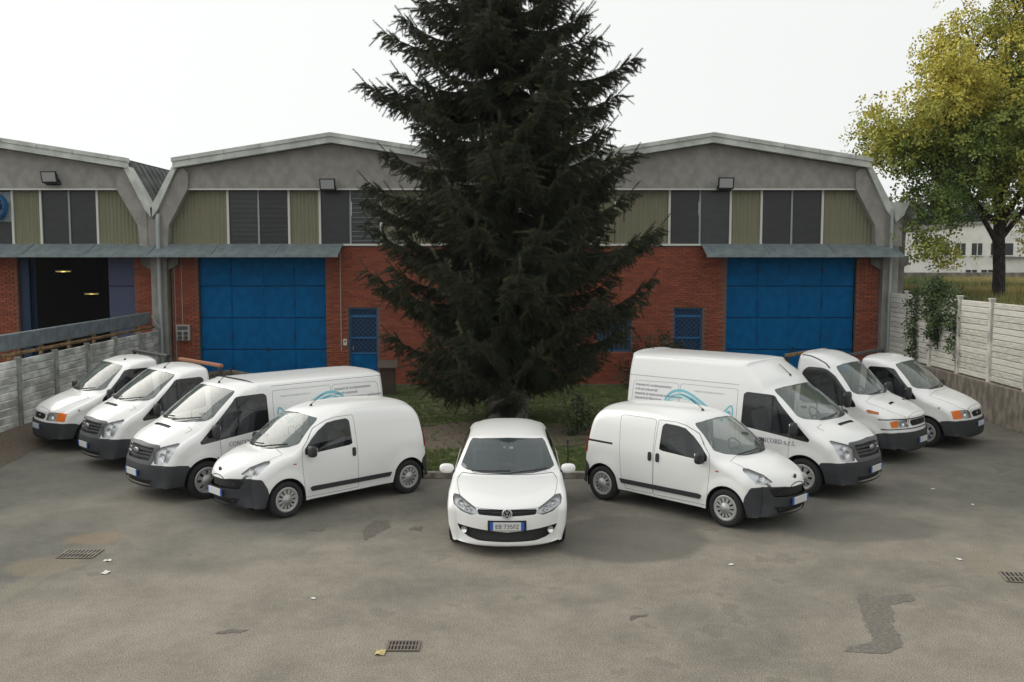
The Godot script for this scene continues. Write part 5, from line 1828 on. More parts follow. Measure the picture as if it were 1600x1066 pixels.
func doors(w: Node3D):
	var st: SurfaceTool
	for d in [[544, 589], [1054, 1099]]:
		var o := sub("door", w)
		var x0 := fx(d[0])
		var x1 := fx(d[1])
		var c := (x0 + x1) / 2
		st = new_st()
		box(st, Vector3(c, 1.28, FZ - 0.14), Vector3(x1 - x0, 2.56, 0.04))
		obj("door_leaf", st, M.blue_dark, o)
		st = new_st()
		for e in [x0 + 0.03, x1 - 0.03]: box(st, Vector3(e, 1.28, FZ - 0.09), Vector3(0.06, 2.56, 0.07), 0.008)
		for y in [2.28, 1.55, 1.03, 2.535]: box(st, Vector3(c, y, FZ - 0.088), Vector3(x1 - x0 - 0.12, 0.07 if y != 2.28 else 0.09, 0.06), 0.008)
		obj("door_frame", st, M.blue_bar, o)
		st = new_st()
		box(st, Vector3(c, 0.52, FZ - 0.10), Vector3(x1 - x0 - 0.125, 0.96, 0.04), 0.02)
		obj("kick_panel", st, M.blue, o)
		st = new_st()
		lattice(st, x0 + 0.06, x1 - 0.06, 1.06, 1.52, FZ - 0.085, 0.16)
		lattice(st, x0 + 0.06, x1 - 0.06, 1.58, 2.24, FZ - 0.085, 0.16)
		lattice(st, x0 + 0.06, x1 - 0.06, 2.33, 2.50, FZ - 0.085, 0.16)
		obj("lattice", st, M.blue_bar, o)
		st = new_st()
		box(st, Vector3(x0 + 0.12, 1.2, FZ - 0.05), Vector3(0.03, 0.14, 0.05), 0.008)
		obj("handle", st, M.grey_metal, o)
	var o := sub("barred_window", w)
	var x0 := fx(935)
	var x1 := fx(987)
	st = new_st()
	box(st, Vector3((x0 + x1) / 2, 1.83, FZ - 0.10), Vector3(x1 - x0, 1.46, 0.03))
	obj("pane", st, M.pane2, o)
	st = new_st()
	for e in [x0 + 0.03, x1 - 0.03, (x0 + x1) / 2]: box(st, Vector3(e, 1.83, FZ - 0.06), Vector3(0.05, 1.46, 0.05), 0.006)
	for y in [1.13, 2.53]: box(st, Vector3((x0 + x1) / 2, y, FZ - 0.058), Vector3(x1 - x0 - 0.11, 0.05, 0.05), 0.006)
	obj("window_frame", st, M.blue_bar, o)
	for k in 7:
		st = new_st()
		tube(st, [Vector3(x0 + 0.12 + k * 0.148, 1.12, FZ + 0.01), Vector3(x0 + 0.12 + k * 0.148, 2.54, FZ + 0.01)], 0.009, 6)
		obj("bar", st, M.blue_bar, o)
	for y in [1.5, 1.95, 2.3]:
		st = new_st()
		box(st, Vector3((x0 + x1) / 2, y, FZ + 0.012), Vector3(x1 - x0, 0.025, 0.012))
		obj("cross_bar", st, M.blue_bar, o)
	# conduits
	for q in [[273, 4.25, 0.1, 0.012], [284, 4.25, 2.02, 0.014], [532, 4.6, 1.12, 0.016]]:
		st = new_st()
		tube(st, [Vector3(fx(q[0]), q[1], FZ + 0.09), Vector3(fx(q[0]), q[2], FZ + 0.09)], q[3], 6)
		obj("conduit", st, M.conduit, w)

func wall_fittings():
	# floodlights on the gables
	for q in [[93, 6.86, "square floodlight on the left gable"], [518, 6.62, "square floodlight on the middle gable left of the conifer"], [1127, 6.66, "square floodlight on the right gable"]]:
		var t := thing("floodlight", q[2], "floodlight", Vector3(fx(q[0]), q[1], FZ + 0.42), 0.0, "floodlights on the gables")
		t.scale = Vector3.ONE * 1.3
		var st := new_st()
		box(st, Vector3(0, -0.04, 0.0), Vector3(0.34, 0.26, 0.16), 0.03, Basis(Vector3.RIGHT, 0.35))
		obj("housing", st, M.plastic, t)
		st = new_st()
		box(st, Vector3(0, 0.0, 0.10), Vector3(0.40, 0.30, 0.05), 0.012, Basis(Vector3.RIGHT, 0.30))
		obj("bezel", st, M.plastic, t)
		st = new_st()
		box(st, Vector3(0, 0.002, 0.128), Vector3(0.33, 0.23, 0.006), 0.0, Basis(Vector3.RIGHT, 0.30))
		obj("front_glass", st, M.chrome_dull, t)
		st = new_st()
		bar(st, Vector3(-0.18, -0.05, -0.02), Vector3(-0.18, -0.17, -0.16), 0.02, 0.03)
		bar(st, Vector3(0.18, -0.05, -0.02), Vector3(0.18, -0.17, -0.16), 0.02, 0.03)
		bar(st, Vector3(-0.18, -0.17, -0.16), Vector3(0.18, -0.17, -0.16), 0.02, 0.03)
		obj("bracket", st, M.plastic, t)
	var b := thing("meter_box", "grey electrical box with round sockets on the brick pier", "electrical box", Vector3(fx(285), 1.74, FZ + 0.10))
	var st := new_st()
	box(st, Vector3(0, 0, 0.03), Vector3(0.46, 0.54, 0.14), 0.02)
	obj("cabinet", st, M.conduit, b)
	st = new_st()
	box(st, Vector3(0, 0.16, 0.10), Vector3(0.34, 0.13, 0.02), 0.005)
	obj("breaker_window", st, M.grey_plastic, b)
	for k in 4:
		st = new_st()
		lathe(st, [Vector2(0.07, 0.0), Vector2(0.068, 0.05), Vector2(0.05, 0.055), Vector2(0.048, 0.03), Vector2(0.001, 0.03)], 16, Vector3(-0.1 + 0.2 * (k % 2), -0.02 - 0.15 * (k / 2), 0.10))
		obj("socket", st, M.grey_plastic, b)
	var s := thing("wall_switch", "small white switch box on the brick beside the left blue door", "switch box", Vector3(fx(538), 1.42, FZ + 0.085))
	st = new_st()
	box(st, Vector3.ZERO, Vector3(0.13, 0.22, 0.05), 0.01)
	obj("case", st, M.white_metal, s)
	st = new_st()
	box(st, Vector3(0, 0.03, 0.03), Vector3(0.05, 0.06, 0.02), 0.005)
	obj("button", st, M.grey_plastic, s)

# ---------------------------------------------------------------- fences
func build_fences():
	var st: SurfaceTool
	# right: white concrete boards on a retaining wall
	var f := thing("concrete_fence", "tall white concrete board fence on a stained wall at the right", "fence", Vector3(12.5, 0, 0))
	var z := -33.35
	var bmz := 1.86
	var bm := box_mesh(Vector3(0.05, 0.147, bmz - 0.10), 0.014)
	var bay := 0
	rng.seed = 31
	while z < -14.0:
		st = new_st()
		box(st, Vector3(-0.03, 2.08, z), Vector3(0.13, 2.16, 0.13), 0.015)
		box(st, Vector3(-0.03, 3.18, z), Vector3(0.16, 0.05, 0.16), 0.012)
		obj("post", st, M.post, f)
		for k in 13:
			var o := put("board", bm, M.board if rng.randf() < 0.6 else M.board2, f, Vector3(rng.randf_range(-0.005, 0.005), 1.12 + k * 0.158, z + bmz / 2))
			o.rotation.x = rng.randf_range(-0.003, 0.003)
		z += bmz
		bay += 1
	var r := thing("retaining_wall", "stained brown retaining wall under the white fence", "wall", Vector3(12.5, 0, 0))
	st = new_st()
	box(st, Vector3(0.15, 0.5, -23.6), Vector3(0.5, 1.04, 19.8), 0.03)
	obj("wall_face", st, M.retain, r)
	st = new_st()
	box(st, Vector3(-0.105, 0.42, -21.0), Vector3(0.02, 0.84, 5.0), 0.005)
	obj("render_patch", st, M.retain_grey, r)
	st = new_st()
	box(st, Vector3(0.62, 1.85, -23.6), Vector3(1.1, 1.66, 19.8))
	tag(obj("earth_bank", st, M.soil), "earth held up behind the white fence", "", "", "structure").position = Vector3(12.5, 0, 0)
	# left: low weathered fence
	f = thing("concrete_fence", "low weathered concrete board fence at the left of the yard", "fence", Vector3(-11.68, 0, 0))
	z = -33.0
	var bl := box_mesh(Vector3(0.05, 0.168, 1.90 - 0.10), 0.016)
	while z < -17.5:
		st = new_st()
		box(st, Vector3(0.03, 1.05, z), Vector3(0.13, 1.76, 0.13), 0.015)
		obj("post", st, M.post_l, f)
		for k in 9:
			put("board", bl, M.board_l, f, Vector3(rng.randf_range(-0.005, 0.005), 0.33 + k * 0.181, z + 0.95))
		z += 1.92
	# lean-to behind the left fence: steel roof edge, rail and timber posts
	var l := thing("lean_to", "open lean-to with grey steel beam and timber rail behind the left fence", "lean-to", Vector3(-11.95, 0, 0))
	st = new_st()
	box(st, Vector3(0, 2.26, -25.5), Vector3(0.08, 0.40, 14.6), 0.02)
	obj("steel_beam", st, M.galv, l)
	st = new_st()
	tube(st, [Vector3(0.1, 1.98, -18.5), Vector3(0.1, 1.96, -32.9)], 0.045, 8)
	obj("timber_rail", st, M.timber, l)
	for k in 9:
		st = new_st()
		box(st, Vector3(-0.12, 1.1, -19.0 - k * 1.62), Vector3(0.09, 2.05, 0.09), 0.01)
		obj("timber_post", st, M.timber, l)
	st = new_st()
	tube(st, [Vector3(0.12, 2.35, -32.75), Vector3(0.22, 2.1, -32.75), Vector3(0.42, 1.9, -32.75), Vector3(0.42, 0.3, -32.75)], 0.04, 8)
	obj("drain_pipe", st, M.pipe, l)

# ---------------------------------------------------------------- far things beyond the fence
func build_far():
	var st := new_st()
	quad(st, Vector3(12.7, 2.78, 0), Vector3(160, 2.78, 0), Vector3(160, 2.7, -160), Vector3(12.7, 2.7, -160), Vector3.UP)
	var fm := grain(std(0.16, 0.135, 0.05, 1.0), 0.01, 0.5, Vector3(0.12, 0.12, 0.12), 61, 512)
	tag(obj("field", st, fm), "dry grassy field beyond the white fence", "", "", "structure")
	# tall grass
	st = new_st()
	rng.seed = 71
	for k in 9:
		var a := rng.randf() * TAU
		var d := Vector3(cos(a), 0, sin(a))
		var s := Vector3(-sin(a), 0, cos(a)) * 0.012
		var b := d * rng.randf() * 0.12
		var h := rng.randf_range(0.25, 0.5)
		tri(st, b - s, b + s, b + d * 0.12 + Vector3(0, h, 0), d)
	var tuft := mesh_of(st)
	var xf := []
	var cols := []
	var nf := FastNoiseLite.new()
	nf.frequency = 0.08
	for k in 24000:
		var p := Vector3(12.9 + pow(rng.randf(), 1.2) * 32.0, 2.75, rng.randf_range(-61, -20))
		if p.x < 0.32 * -p.z: continue
		var sc := rng.randf_range(0.5, 1.15)
		xf.append(Transform3D(Basis(Vector3.UP, rng.randf() * TAU).scaled(Vector3(sc * 1.3, sc, sc * 1.3)), p))
		var dry := clampf(0.55 + nf.get_noise_2d(p.x, p.z) * 1.6 + rng.randf_range(-0.3, 0.3), 0, 1)
		var c := Vector3(0.09, 0.12, 0.03).lerp(Vector3(0.34, 0.27, 0.10), dry)
		cols.append(Color(c.x, c.y, c.z))
	tag(multi("field_grass", tuft, M.needle, xf, cols, self), "tall dry yellow grass in the field", "", "", "stuff")
	# far boundary wall
	var fw := thing("boundary_wall", "low grey wall at the far side of the field", "wall", Vector3(0, 2.7, -62))
	st = new_st()
	box(st, Vector3(40, 0.28, 0), Vector3(50, 0.60, 0.3), 0.02)
	obj("wall_face", st, M.concrete_dark, fw)
	# white industrial building
	var b := thing("white_factory", "white two-storey factory building far behind the right-hand tree", "building", Vector3(0, 2.5, -72))
	st = new_st()
	prism(st, [Vector2(24, 0), Vector2(56, 0), Vector2(56, 3.6), Vector2(35.5, 4.25), Vector2(32.2, 3.9), Vector2(29.5, 3.55), Vector2(24, 3.4)], -14.0, 0.0)
	obj("wall", st, M.white_wall, b)
	st = new_st()
	prism(st, [Vector2(24, 3.41), Vector2(29.5, 3.56), Vector2(32.2, 3.91), Vector2(35.5, 4.26), Vector2(56, 3.61), Vector2(56, 3.75), Vector2(35.5, 4.4), Vector2(24, 3.55)], -14.2, 0.15)
	obj("roof", st, M.concrete, b)
	for q in [[31.0, 2.28, 0.85, 0.85], [32.2, 2.28, 0.75, 0.85], [33.4, 2.28, 0.75, 0.85], [35.2, 2.28, 1.6, 0.85], [33.05, 0.45, 0.8, 0.7], [34.2, 0.45, 0.85, 0.7], [38.6, 2.2, 1.2, 0.8], [40.4, 2.2, 1.6, 0.9], [42.8, 2.2, 1.6, 0.9], [40.2, 0.35, 2.6, 0.8]]:
		var wn := sub("window", b, Vector3(q[0], q[1], 0.02))
		st = new_st()
		box(st, Vector3(0, 0, -0.05), Vector3(q[2], q[3], 0.1))
		obj("pane", st, M.pane2, wn)
		st = new_st()
		box(st, Vector3(0, -q[3] / 2 - 0.05, 0.06), Vector3(q[2] + 0.2, 0.08, 0.14), 0.01)
		box(st, Vector3(0, 0, 0.02), Vector3(0.06, q[3], 0.08))
		obj("frame", st, M.white_metal, wn)
	st = new_st()
	box(st, Vector3(29.0 - 1.3, 1.2, 0.03), Vector3(0.9, 2.4, 0.08), 0.01)
	obj("blue_door", st, M.blue_bar, b)
	st = new_st()
	box(st, Vector3(35.9, 1.72, 0.2), Vector3(2.0, 0.06, 0.5), 0.01)
	obj("awning", st, M.grey_metal, b)
	st = new_st()
	box(st, Vector3(37.6, 2.3, 0.2), Vector3(0.7, 0.55, 0.4), 0.03)
	obj("air_conditioner", st, M.white_metal, b)

# ---------------------------------------------------------------- plants
func sprig_mesh(n: int, len: float, leaf: float, wide: float, sd: int) -> ArrayMesh:
	var st := new_st()
	rng.seed = sd
	for k in n:
		var t := (k + 0.5) / n
		var a := k * 2.4
		var e := Vector3(cos(a), rng.randf_range(-0.2, 0.7), sin(a)).normalized()
		var o := Vector3(0, len * t, 0) + Vector3(cos(a), 0, sin(a)) * leaf * rng.randf_range(0.1, 0.9)
		var s := e.cross(Vector3(rng.randf() - 0.5, 1, rng.randf() - 0.5)).normalized() * wide * 0.5
		var l := leaf * rng.randf_range(0.7, 1.2)
		var nn := s.cross(e).normalized()
		var m := o + e * l * 0.5 + nn * l * 0.12
		tri(st, o, m + s, o + e * l, nn)
		tri(st, o, o + e * l, m - s, nn)
	return mesh_of(st)

func twig_mesh(n: int, sd: int) -> ArrayMesh:
	# conifer twig of unit length: stem with needles all round, denser than they are long
	var st := new_st()
	rng.seed = sd
	tube(st, [Vector3.ZERO, Vector3(0, 0.5, 0.0), Vector3(0, 1, 0)], [0.022, 0.016, 0.006], 3, false)
	for k in n:
		var t := 0.04 + 0.96 * k / n
		var a := k * 2.39996
		var e := Vector3(cos(a), rng.randf_range(0.5, 1.1), sin(a)).normalized()
		var o := Vector3(0, t, 0)
		var s := e.cross(Vector3.UP).normalized() * 0.028
		tri(st, o - s, o + s, o + e * rng.randf_range(0.15, 0.24) * (1.15 - 0.4 * t), e.cross(s))
	return mesh_of(st)

func build_conifer():
	var t := thing("conifer_tree", "huge dark green spruce in front of the warehouse behind the small car", "tree", Vector3(-0.12, 0.0, -25.2))
	var st := new_st()
	var tp := []
	var tr := []
	for k in 16:
		var h := 16.0 * k / 15.0
		tp.append(Vector3(sin(h * 0.6) * 0.05, h, cos(h * 0.5) * 0.05))
		tr.append(0.34 * pow(1.0 - h / 16.6, 0.85) + 0.012)
	tube(st, tp, tr, 12)
	obj("trunk", st, M.bark, t)
	var LT := [[1.2, 2.5], [1.7, 3.0], [2.4, 3.3], [3.5, 3.45], [5.1, 3.65], [6.6, 3.1], [7.6, 3.35], [8.6, 3.2], [9.9, 2.75], [10.8, 2.3], [12.5, 1.6], [15.4, 0.35]]
	var xf := [[], [], []]
	var cols := [[], [], []]
	var br := new_st()
	rng.seed = 1234
	var h := 1.35
	var wi := 0
	var specs := []
	while h < 15.7:
		var nb := 8 if h < 10 else 7
		var a0 := rng.randf() * TAU
		for b in nb:
			var az := a0 + TAU * (b + rng.randf_range(-0.28, 0.28)) / nb
			var L := itp(LT, h) * rng.randf_range(0.62, 0.98)
			specs.append([h, az, L])
		h += rng.randf_range(0.36, 0.50)
	# the long limbs that stand out in the outline
	specs.append_array([[8.55, 3.05, 3.49], [8.45, 3.3, 3.07], [9.6, 2.95, 2.98], [6.0, 3.2, 3.44], [5.4, 2.9, 3.49], [4.6, 3.35, 3.44], [8.9, 0.1, 3.12], [6.6, -0.1, 3.21], [5.3, 0.2, 3.81], [4.9, -0.15, 3.72], [3.4, 0.1, 3.63], [2.9, 0.35, 3.35], [3.3, 2.9, 3.44], [2.6, 3.3, 3.07], [4.2, 1.4, 3.44], [3.0, 1.8, 3.26], [6.2, 1.6, 2.98]])
	for sp in specs:
		h = sp[0]
		var az: float = sp[1]
		var L: float = sp[2]
		var out := Vector3(cos(az), 0, sin(az))
		var side := Vector3(-sin(az), 0, cos(az))
		var sag := rng.randf_range(0.16, 0.30) * (1.0 if h < 9 else 0.4)
		var lift := rng.randf_range(0.12, 0.24)
		var bend := rng.randf_range(-0.12, 0.12)
		var h0 := h + rng.randf_range(-0.2, 0.2)
		var pts := []
		var rad := []
		var N := 9
		for k in N + 1:
			var u := float(k) / N
			pts.append(Vector3(0, h0 + L * (-sag * sin(u * PI * 0.62) + lift * u * u * u * 1.4), 0) + out * L * u + side * bend * L * u * u)
			rad.append(0.045 * (L / 3.0) * (1.0 - u) + 0.008)
		tube(br, pts, rad, 4, false)
		# side shoots and hanging twigs
		var cnt := int(L / 0.088)
		for k in cnt:
			var u := 0.14 + 0.86 * (k + rng.randf()) / cnt
			var fi := clampf(u * N, 0, N - 0.001)
			var i0 := int(fi)
			var p: Vector3 = pts[i0].lerp(pts[i0 + 1], fi - i0)
			var fwd: Vector3 = (pts[i0 + 1] - pts[i0]).normalized()
			for sg in [-1.0, 1.0]:
				var sl := (0.20 + 0.62 * (1.0 - u)) * minf(L, 3.0) / 3.0 * rng.randf_range(0.6, 1.15) + 0.10
				var sd: Vector3 = (fwd * rng.randf_range(0.5, 0.9) + side * sg * rng.randf_range(0.6, 1.0)).normalized()
				var q := p
				var steps := maxi(1, int(sl / 0.15))
				for m in steps:
					var f := float(m + 1) / steps
					var dd: Vector3 = (sd + Vector3(0, -0.10 - 0.5 * f, 0)).normalized()
					var q2: Vector3 = q + dd * sl / steps
					# the shoot itself, clothed in needles
					var v := rng.randi() % 3
					xf[v].append(facing(q2 - q, rng.randf() * TAU, Vector3(0.38, sl / steps * 1.5, 0.38), q))
					cols[v].append(needle_col(u))
					# pendulous twig
					if rng.randf() < 0.8:
						v = rng.randi() % 3
						var dn: Vector3 = (Vector3(0, rng.randf_range(-1.0, -0.1), 0) + sd * rng.randf_range(0.2, 0.9) + Vector3(rng.randf_range(-0.6, 0.6), 0, rng.randf_range(-0.6, 0.6))).normalized()
						var ln := rng.randf_range(0.16, 0.36)
						xf[v].append(facing(dn, rng.randf() * TAU, Vector3(0.36, ln, 0.36), q2))
						cols[v].append(needle_col(u))
					q = q2
		# upturned tip
		for k in 5:
			var v := rng.randi() % 3
			var d: Vector3 = (pts[N] - pts[N - 1]).normalized() + Vector3(0, 0.35, 0) + side * (k - 2) * 0.32
			xf[v].append(facing(d, rng.randf() * TAU, Vector3(0.42, rng.randf_range(0.26, 0.46), 0.42), pts[N - (0 if k == 2 else 1)]))
			cols[v].append(needle_col(1.0))
	obj("branches", br, M.bark, t)
	for v in 3:
		var c := multi("crown", twig_mesh(34, 400 + v), M.needle, xf[v], cols[v], t)
		c.set_meta("kind", "stuff")

func needle_col(u: float) -> Color:
	var k := rng.randf()
	var c := Vector3(0.018, 0.025, 0.010).lerp(Vector3(0.040, 0.048, 0.018), k)
	if rng.randf() < 0.10: c = Vector3(0.070, 0.068, 0.024)
	return Color(c.x, c.y, c.z)

func limb(st: SurfaceTool, a: Vector3, b: Vector3, r0: float, r1: float, sway: float) -> Array:
	var pts := []
	var rad := []
	var d := b - a
	var s := Vector3(rng.randf_range(-1, 1), rng.randf_range(-0.4, 0.4), rng.randf_range(-1, 1)) * sway * d.length()
	for k in 8:
		var u := k / 7.0
		pts.append(a + d * u + s * sin(u * PI) + Vector3(0, 0.10 * d.length() * sin(u * PI), 0))
		rad.append(lerpf(r0, r1, u))
	tube(st, pts, rad, 7)
	return pts

func build_broadleaf():
	var base := Vector3(16.35, 2.65, -33.6)
	var t := thing("broadleaf_tree", "tall green and yellow leafy tree behind the white fence", "tree", base)
	rng.seed = 4321
	var st := new_st()
	tube(st, [Vector3(0, -0.2, 0), Vector3(0.02, 0.3, 0), Vector3(0.0, 1.2, 0.02), Vector3(-0.05, 2.2, 0), Vector3(-0.05, 4.2, 0.05), Vector3(0.1, 6.4, 0), Vector3(0.1, 8.6, 0)], [0.30, 0.22, 0.20, 0.20, 0.15, 0.10, 0.04], 14)
	obj("trunk", st, M.bark2, t)
	st = new_st()
	var tips := []
	# main limbs: start height, end point
	var mains := [[1.9, -2.6, 4.6, 0.6], [2.2, 2.6, 4.6, -0.5], [2.6, -3.9, 5.6, -0.8], [3.0, 3.6, 5.9, 0.9], [3.3, -2.6, 7.4, 1.2], [3.6, 2.4, 8.0, -1.0], [4.4, -1.3, 8.9, -0.6], [4.8, 1.2, 9.6, 0.8], [3.4, 0.4, 6.8, 3.2], [3.6, -0.6, 6.6, -3.2], [2.4, 1.6, 5.4, 2.8], [2.8, -2.9, 6.4, 2.2], [5.2, 0.0, 10.0, 0.2]]
	for m in mains:
		var a := Vector3(0, m[0], 0)
		var b := Vector3(m[1] * 0.92, m[2], m[3])
		var p := limb(st, a, b, 0.10, 0.03, 0.06)
		for k in range(3, 8):
			for j in 3:
				var e: Vector3 = p[k] + Vector3(rng.randf_range(-1, 1), rng.randf_range(-0.5, 0.9), rng.randf_range(-1, 1)).normalized() * rng.randf_range(0.6, 1.5)
				var q := limb(st, p[k], e, 0.035, 0.01, 0.12)
				tips.append(q[7])
				tips.append(q[4])
				if rng.randf() < 0.6:
					var e2: Vector3 = e + Vector3(rng.randf_range(-1, 1), rng.randf_range(-0.9, 0.7), rng.randf_range(-1, 1)) * 0.8
					limb(st, q[6], e2, 0.015, 0.006, 0.1)
					tips.append(e2)
	# low drooping sprays on the near left side
	for k in 15:
		tips.append(Vector3(rng.randf_range(-3.3, -1.7), rng.randf_range(1.5, 4.0), rng.randf_range(-0.4, 1.2)))
	for k in 4:
		tips.append(Vector3(rng.randf_range(0.9, 1.8), rng.randf_range(1.9, 2.9), rng.randf_range(-0.6, 1.2)))
	for k in 16:
		tips.append(Vector3(rng.randf_range(-4.5, -3.5), rng.randf_range(4.4, 6.8), rng.randf_range(-1.0, 1.0)))
	obj("limbs", st, M.bark2, t)
	var xf := [[], []]
	var cols := [[], []]
	var nf := FastNoiseLite.new()
	nf.frequency = 0.25
	nf.seed = 6
	for p in tips:
		var yel := clampf(0.40 + nf.get_noise_3d(p.x, p.y, p.z) * 1.3 - 0.06 * p.x + 0.05 * (p.y - 5.5) + rng.randf_range(-0.2, 0.2), 0, 1)  # random yellowing, plus sunlit left and top painted into the leaf colour
		for k in 20:
			var o := Vector3(rng.randfn(0, 0.29), rng.randfn(-0.04, 0.25), rng.randfn(0, 0.30))
			var v := rng.randi() % 2
			var s := rng.randf_range(0.75, 1.2)
			xf[v].append(facing(o + Vector3(0, 0.05, 0.001), rng.randf() * TAU, Vector3(s, s, s), p + o))
			var q := clampf(yel + rng.randf_range(-0.2, 0.2), 0, 1)
			var c := Vector3(0.100, 0.165, 0.035).lerp(Vector3(0.27, 0.30, 0.055), minf(q * 2.0, 1.0)).lerp(Vector3(0.52, 0.45, 0.07), maxf(q * 2.0 - 1.0, 0.0))
			cols[v].append(Color(c.x, c.y, c.z))
	for v in 2:
		var c := multi("crown", sprig_mesh(9, 0.16, 0.12, 0.085, 500 + v), M.leaf, xf[v], cols[v], t)
		c.set_meta("kind", "stuff")

func leafy(called: String, label: String, cat: String, at: Vector3, pts: Array, spread: float, n: int, mesh: Mesh, c0: Vector3, c1: Vector3, stems: Array, sd: int, group := ""):
	var t := thing(called, label, cat, at, 0.0, group)
	rng.seed = sd
	var st := new_st()
	for s in stems: tube(st, s, 0.02, 5)
	if stems.size() > 0: obj("stem", st, M.bark, t)
	var xf := []
	var cols := []
	for p in pts:
		for k in n:
			var o := Vector3(rng.randfn(0, spread), rng.randfn(0, spread), rng.randfn(0, spread * 0.6))
			xf.append(facing(o + Vector3(0.01, 0.05, 0.05), rng.randf() * TAU, Vector3.ONE * rng.randf_range(0.7, 1.2), p + o))
			var c := c0.lerp(c1, rng.randf())
			cols.append(Color(c.x, c.y, c.z))
	multi("foliage", mesh, M.leaf, xf, cols, t).set_meta("kind", "stuff")

func build_plants():
	var sp := sprig_mesh(8, 0.12, 0.10, 0.08, 610)
	# ivy hanging over the right fence
	var pts := []
	rng.seed = 77
	for k in 34: pts.append(Vector3(-0.10 + rng.randf_range(-0.12, 0.35), 3.15 + rng.randf_range(-0.30, 0.34), -29.3 + rng.randfn(0, 0.55)))
	for k in 20: pts.append(Vector3(-0.12 + rng.randf_range(-0.08, 0.04), 2.95 - 1.15 * k / 20.0 + rng.randfn(0, 0.08), -29.2 + rng.randfn(0, 0.34) * (1.0 - 0.6 * k / 20.0)))
	for k in 16: pts.append(Vector3(-0.09, 3.0 - k * 0.11, -30.75 + 0.12 * sin(k)))
	for k in 13: pts.append(Vector3(-0.09, 3.0 - k * 0.12, -27.95 + 0.08 * sin(k * 1.7)))
	leafy("climbing_ivy", "green ivy hanging over the white fence", "ivy", Vector3(12.5, 0, 0), pts, 0.09, 6, sp, Vector3(0.03, 0.06, 0.018), Vector3(0.085, 0.12, 0.035), [[Vector3(0.12, 2.7, -29.2), Vector3(-0.08, 3.2, -29.1), Vector3(-0.12, 2.3, -29.0), Vector3(-0.1, 1.6, -28.95)]], 78)
	# shrubs at the foot of the warehouse
	pts = []
	for k in 30: pts.append(Vector3(rng.randf_range(-0.9, 0.9), 0.75 + rng.randfn(0, 0.35), rng.randf_range(-0.4, 0.4)))
	leafy("shrub", "dark shrub at the warehouse wall beside the right blue door", "shrub", Vector3(4.6, 0.1, -32.2), pts, 0.16, 10, sp, Vector3(0.02, 0.032, 0.014), Vector3(0.05, 0.06, 0.03), [[Vector3(0, 0, 0), Vector3(0.1, 0.7, 0)], [Vector3(-0.3, 0, 0), Vector3(-0.5, 0.8, 0)]], 81)
	pts = []
	for k in 6: pts.append(Vector3(0.12 * sin(k * 2.0), 0.15 + k * 0.13, 0.1 * cos(k * 2.0)))
	leafy("shrub", "small sapling on the lawn right of the conifer's foot", "shrub", Vector3(1.55, 0.08, -23.4), pts, 0.10, 9, sp, Vector3(0.025, 0.04, 0.016), Vector3(0.06, 0.075, 0.03), [[Vector3(0, 0, 0), Vector3(0.02, 0.9, 0)]], 83)
	# wooded hill behind everything, each tree crown a thing of its own
	var big := sprig_mesh(7, 0.9, 0.9, 0.7, 620)
	var spots := [[30, -118, 7.5], [36, -122, 8.0], [43, -118, 7.2], [50, -120, 8.2], [58, -122, 7.6], [66, -119, 8.4], [52, -112, 6.4], [39, -110, 6.0]]
	for i in spots.size():
		pts = []
		rng.seed = 900 + i
		for k in 60:
			var a := rng.randf() * TAU
			var r := sqrt(rng.randf())
			pts.append(Vector3(cos(a) * r * 4.6, rng.randf_range(1.0, spots[i][2]) * (1.0 - 0.25 * r), sin(a) * r * 3.4))
		leafy("far_tree", ["dark tree furthest left on the horizon beyond the factory", "second dark tree from the left beyond the factory", "third dark tree from the left beyond the factory", "fourth dark tree from the left beyond the factory", "fifth dark tree from the left beyond the factory", "dark tree furthest right beyond the factory", "low dark tree just behind the factory's middle", "low dark tree just behind the factory's left end"][i], "tree", Vector3(spots[i][0], 2.6, spots[i][1]), pts, 0.7, 9, big, Vector3(0.03, 0.05, 0.03), Vector3(0.05, 0.075, 0.04), [[Vector3(0, 0, 0), Vector3(0, 3, 0)]], 950 + i, "trees on the horizon")

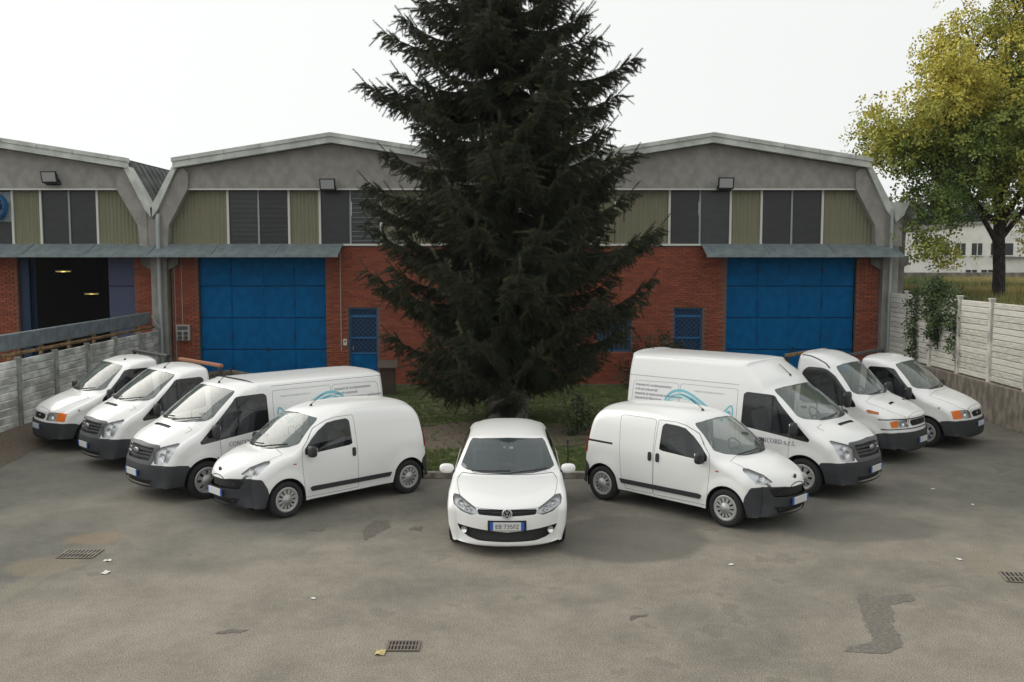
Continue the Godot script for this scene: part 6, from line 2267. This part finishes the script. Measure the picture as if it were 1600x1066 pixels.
func lawn_things():
	# kennel by the conifer
	var k := thing("dog_kennel", "small grey kennel with arched opening at the foot of the conifer", "kennel", Vector3(-0.08, 0.08, -24.3), -0.12)
	var st := new_st()
	prism(st, [Vector2(-0.44, 0), Vector2(-0.16, 0), Vector2(-0.16, 0.46), Vector2(-0.08, 0.62), Vector2(0.04, 0.68), Vector2(0.16, 0.62), Vector2(0.24, 0.46), Vector2(0.24, 0), Vector2(0.44, 0), Vector2(0.44, 0.72), Vector2(0, 0.98), Vector2(-0.44, 0.72)], 0.36, 0.40)
	obj("front_wall", st, M.concrete_dark, k)
	st = new_st()
	for sg in [-0.42, 0.42]: box(st, Vector3(sg, 0.36, -0.02), Vector3(0.04, 0.72, 0.75))
	box(st, Vector3(0, 0.36, -0.40), Vector3(0.80, 0.72, 0.04))
	obj("side_walls", st, M.concrete_dark, k)
	for sg in [-1.0, 1.0]:
		st = new_st()
		bar(st, Vector3(0, 1.02, 0), Vector3(0.54 * sg, 0.70, 0), 0.98, 0.03)
		obj("roof", st, M.concrete_dark, k)
	# timber hutch left of the tree
	var h := thing("timber_hutch", "weathered timber hutch by the warehouse behind the left van", "hutch", Vector3(-3.80, 0.08, -30.3), 0.1)
	h.scale = Vector3(0.62, 0.74, 0.62)
	for i in 5:
		st = new_st()
		box(st, Vector3(-0.29 + i * 0.145, 0.55, 0.35), Vector3(0.135, 1.1, 0.025), 0.005)
		obj("plank", st, M.hutch, h)
	for sg in [-0.37, 0.37]:
		st = new_st()
		box(st, Vector3(sg, 0.55, 0.0), Vector3(0.03, 1.1, 0.7), 0.005)
		obj("side_wall", st, M.hutch, h)
	st = new_st()
	bar(st, Vector3(0, 1.36, -0.45), Vector3(0, 1.14, 0.55), 0.95, 0.04)
	obj("roof", st, M.hutch, h)
	var p := thing("lawn_stake", "thin dark stake standing on the lawn beside the right small van", "stake", Vector3(1.10, 0.08, -19.5))
	st = new_st()
	tube(st, [Vector3(0, 0, 0), Vector3(0.01, 0.30, 0), Vector3(0, 0.58, 0)], [0.018, 0.016, 0.012], 6)
	obj("stake_rod", st, M.plastic, p)
	st = new_st()
	lathe_ring(st, Vector3(0, 0.56, 0), 0.024)
	obj("cap", st, M.plastic, p)

# ---------------------------------------------------------------- fleet
func heading(hx: float, hz: float) -> float:
	return atan2(-hz, hx)

func build_fleet():
	var g := "white vehicles parked in a fan"
	var t := thing("hatchback_car", "white hatchback facing the camera in the middle of the fan", "car", Vector3(-0.07, 0, -14.85), heading(0, 1), g)
	hatchback(t)
	t = thing("small_van", "small white van with black bumper left of the hatchback", "van", Vector3(-4.27, 0, -16.73), heading(-0.727, 0.686), g)
	compact_van(t, "")
	t = thing("small_van", "small white van with sliding door right of the hatchback", "van", Vector3(3.97, 0, -16.17), heading(0.713, 0.70), g)
	compact_van(t, "R")
	t = thing("panel_van", "low-roofed white panel van with blue emblem and lettering at the left", "van", Vector3(-6.05, 0, -18.10), heading(-0.727, 0.686), g)
	var v := cab_or_van(t, false, false, 2.933)
	livery(v, t, -1.0)
	t = thing("panel_van", "tall white panel van with raised roof and blue emblem at the right", "van", Vector3(5.85, 0, -18.35), heading(0.74, 0.67), g)
	v = cab_or_van(t, true, false, 2.933)
	livery(v, t, 1.0)
	t = thing("pickup_truck", "white cab truck with brown guard rail between two left-hand vans", "truck", Vector3(-8.0, 0, -20.65), heading(-0.727, 0.686), g)
	cab_or_van(t, false, true, 3.1)
	flatbed(t, -1.62, -4.3, 3.1, 1.98, M.rust_rail, M.alu)
	t = thing("pickup_truck", "white cab truck with orange front indicators beside the left fence", "truck", Vector3(-9.95, 0, -22.6), heading(-0.727, 0.686), g)
	older_cab(t, 3.1, [-0.45, 0.2, 0.55])
	flatbed(t, -1.78, -4.4, 3.1, 1.98, M.plastic, M.wood_grey)
	t = thing("pickup_truck", "white round-roofed cab truck with hood vent right of the tall van", "truck", Vector3(7.95, 0, -21.4), heading(0.74, 0.67), g)
	round_cab(t, 3.2)
	flatbed(t, -1.72, -4.5, 3.2, 2.12, M.timber, M.wood_grey)
	t = thing("pickup_truck", "white cab truck beside the white fence at far right", "truck", Vector3(9.95, 0, -22.95), heading(0.74, 0.67), g)
	older_cab(t, 3.1, [-0.45, 0.2, 0.55])
	flatbed(t, -1.78, -4.4, 3.1, 1.98, M.plastic, M.wood_grey)
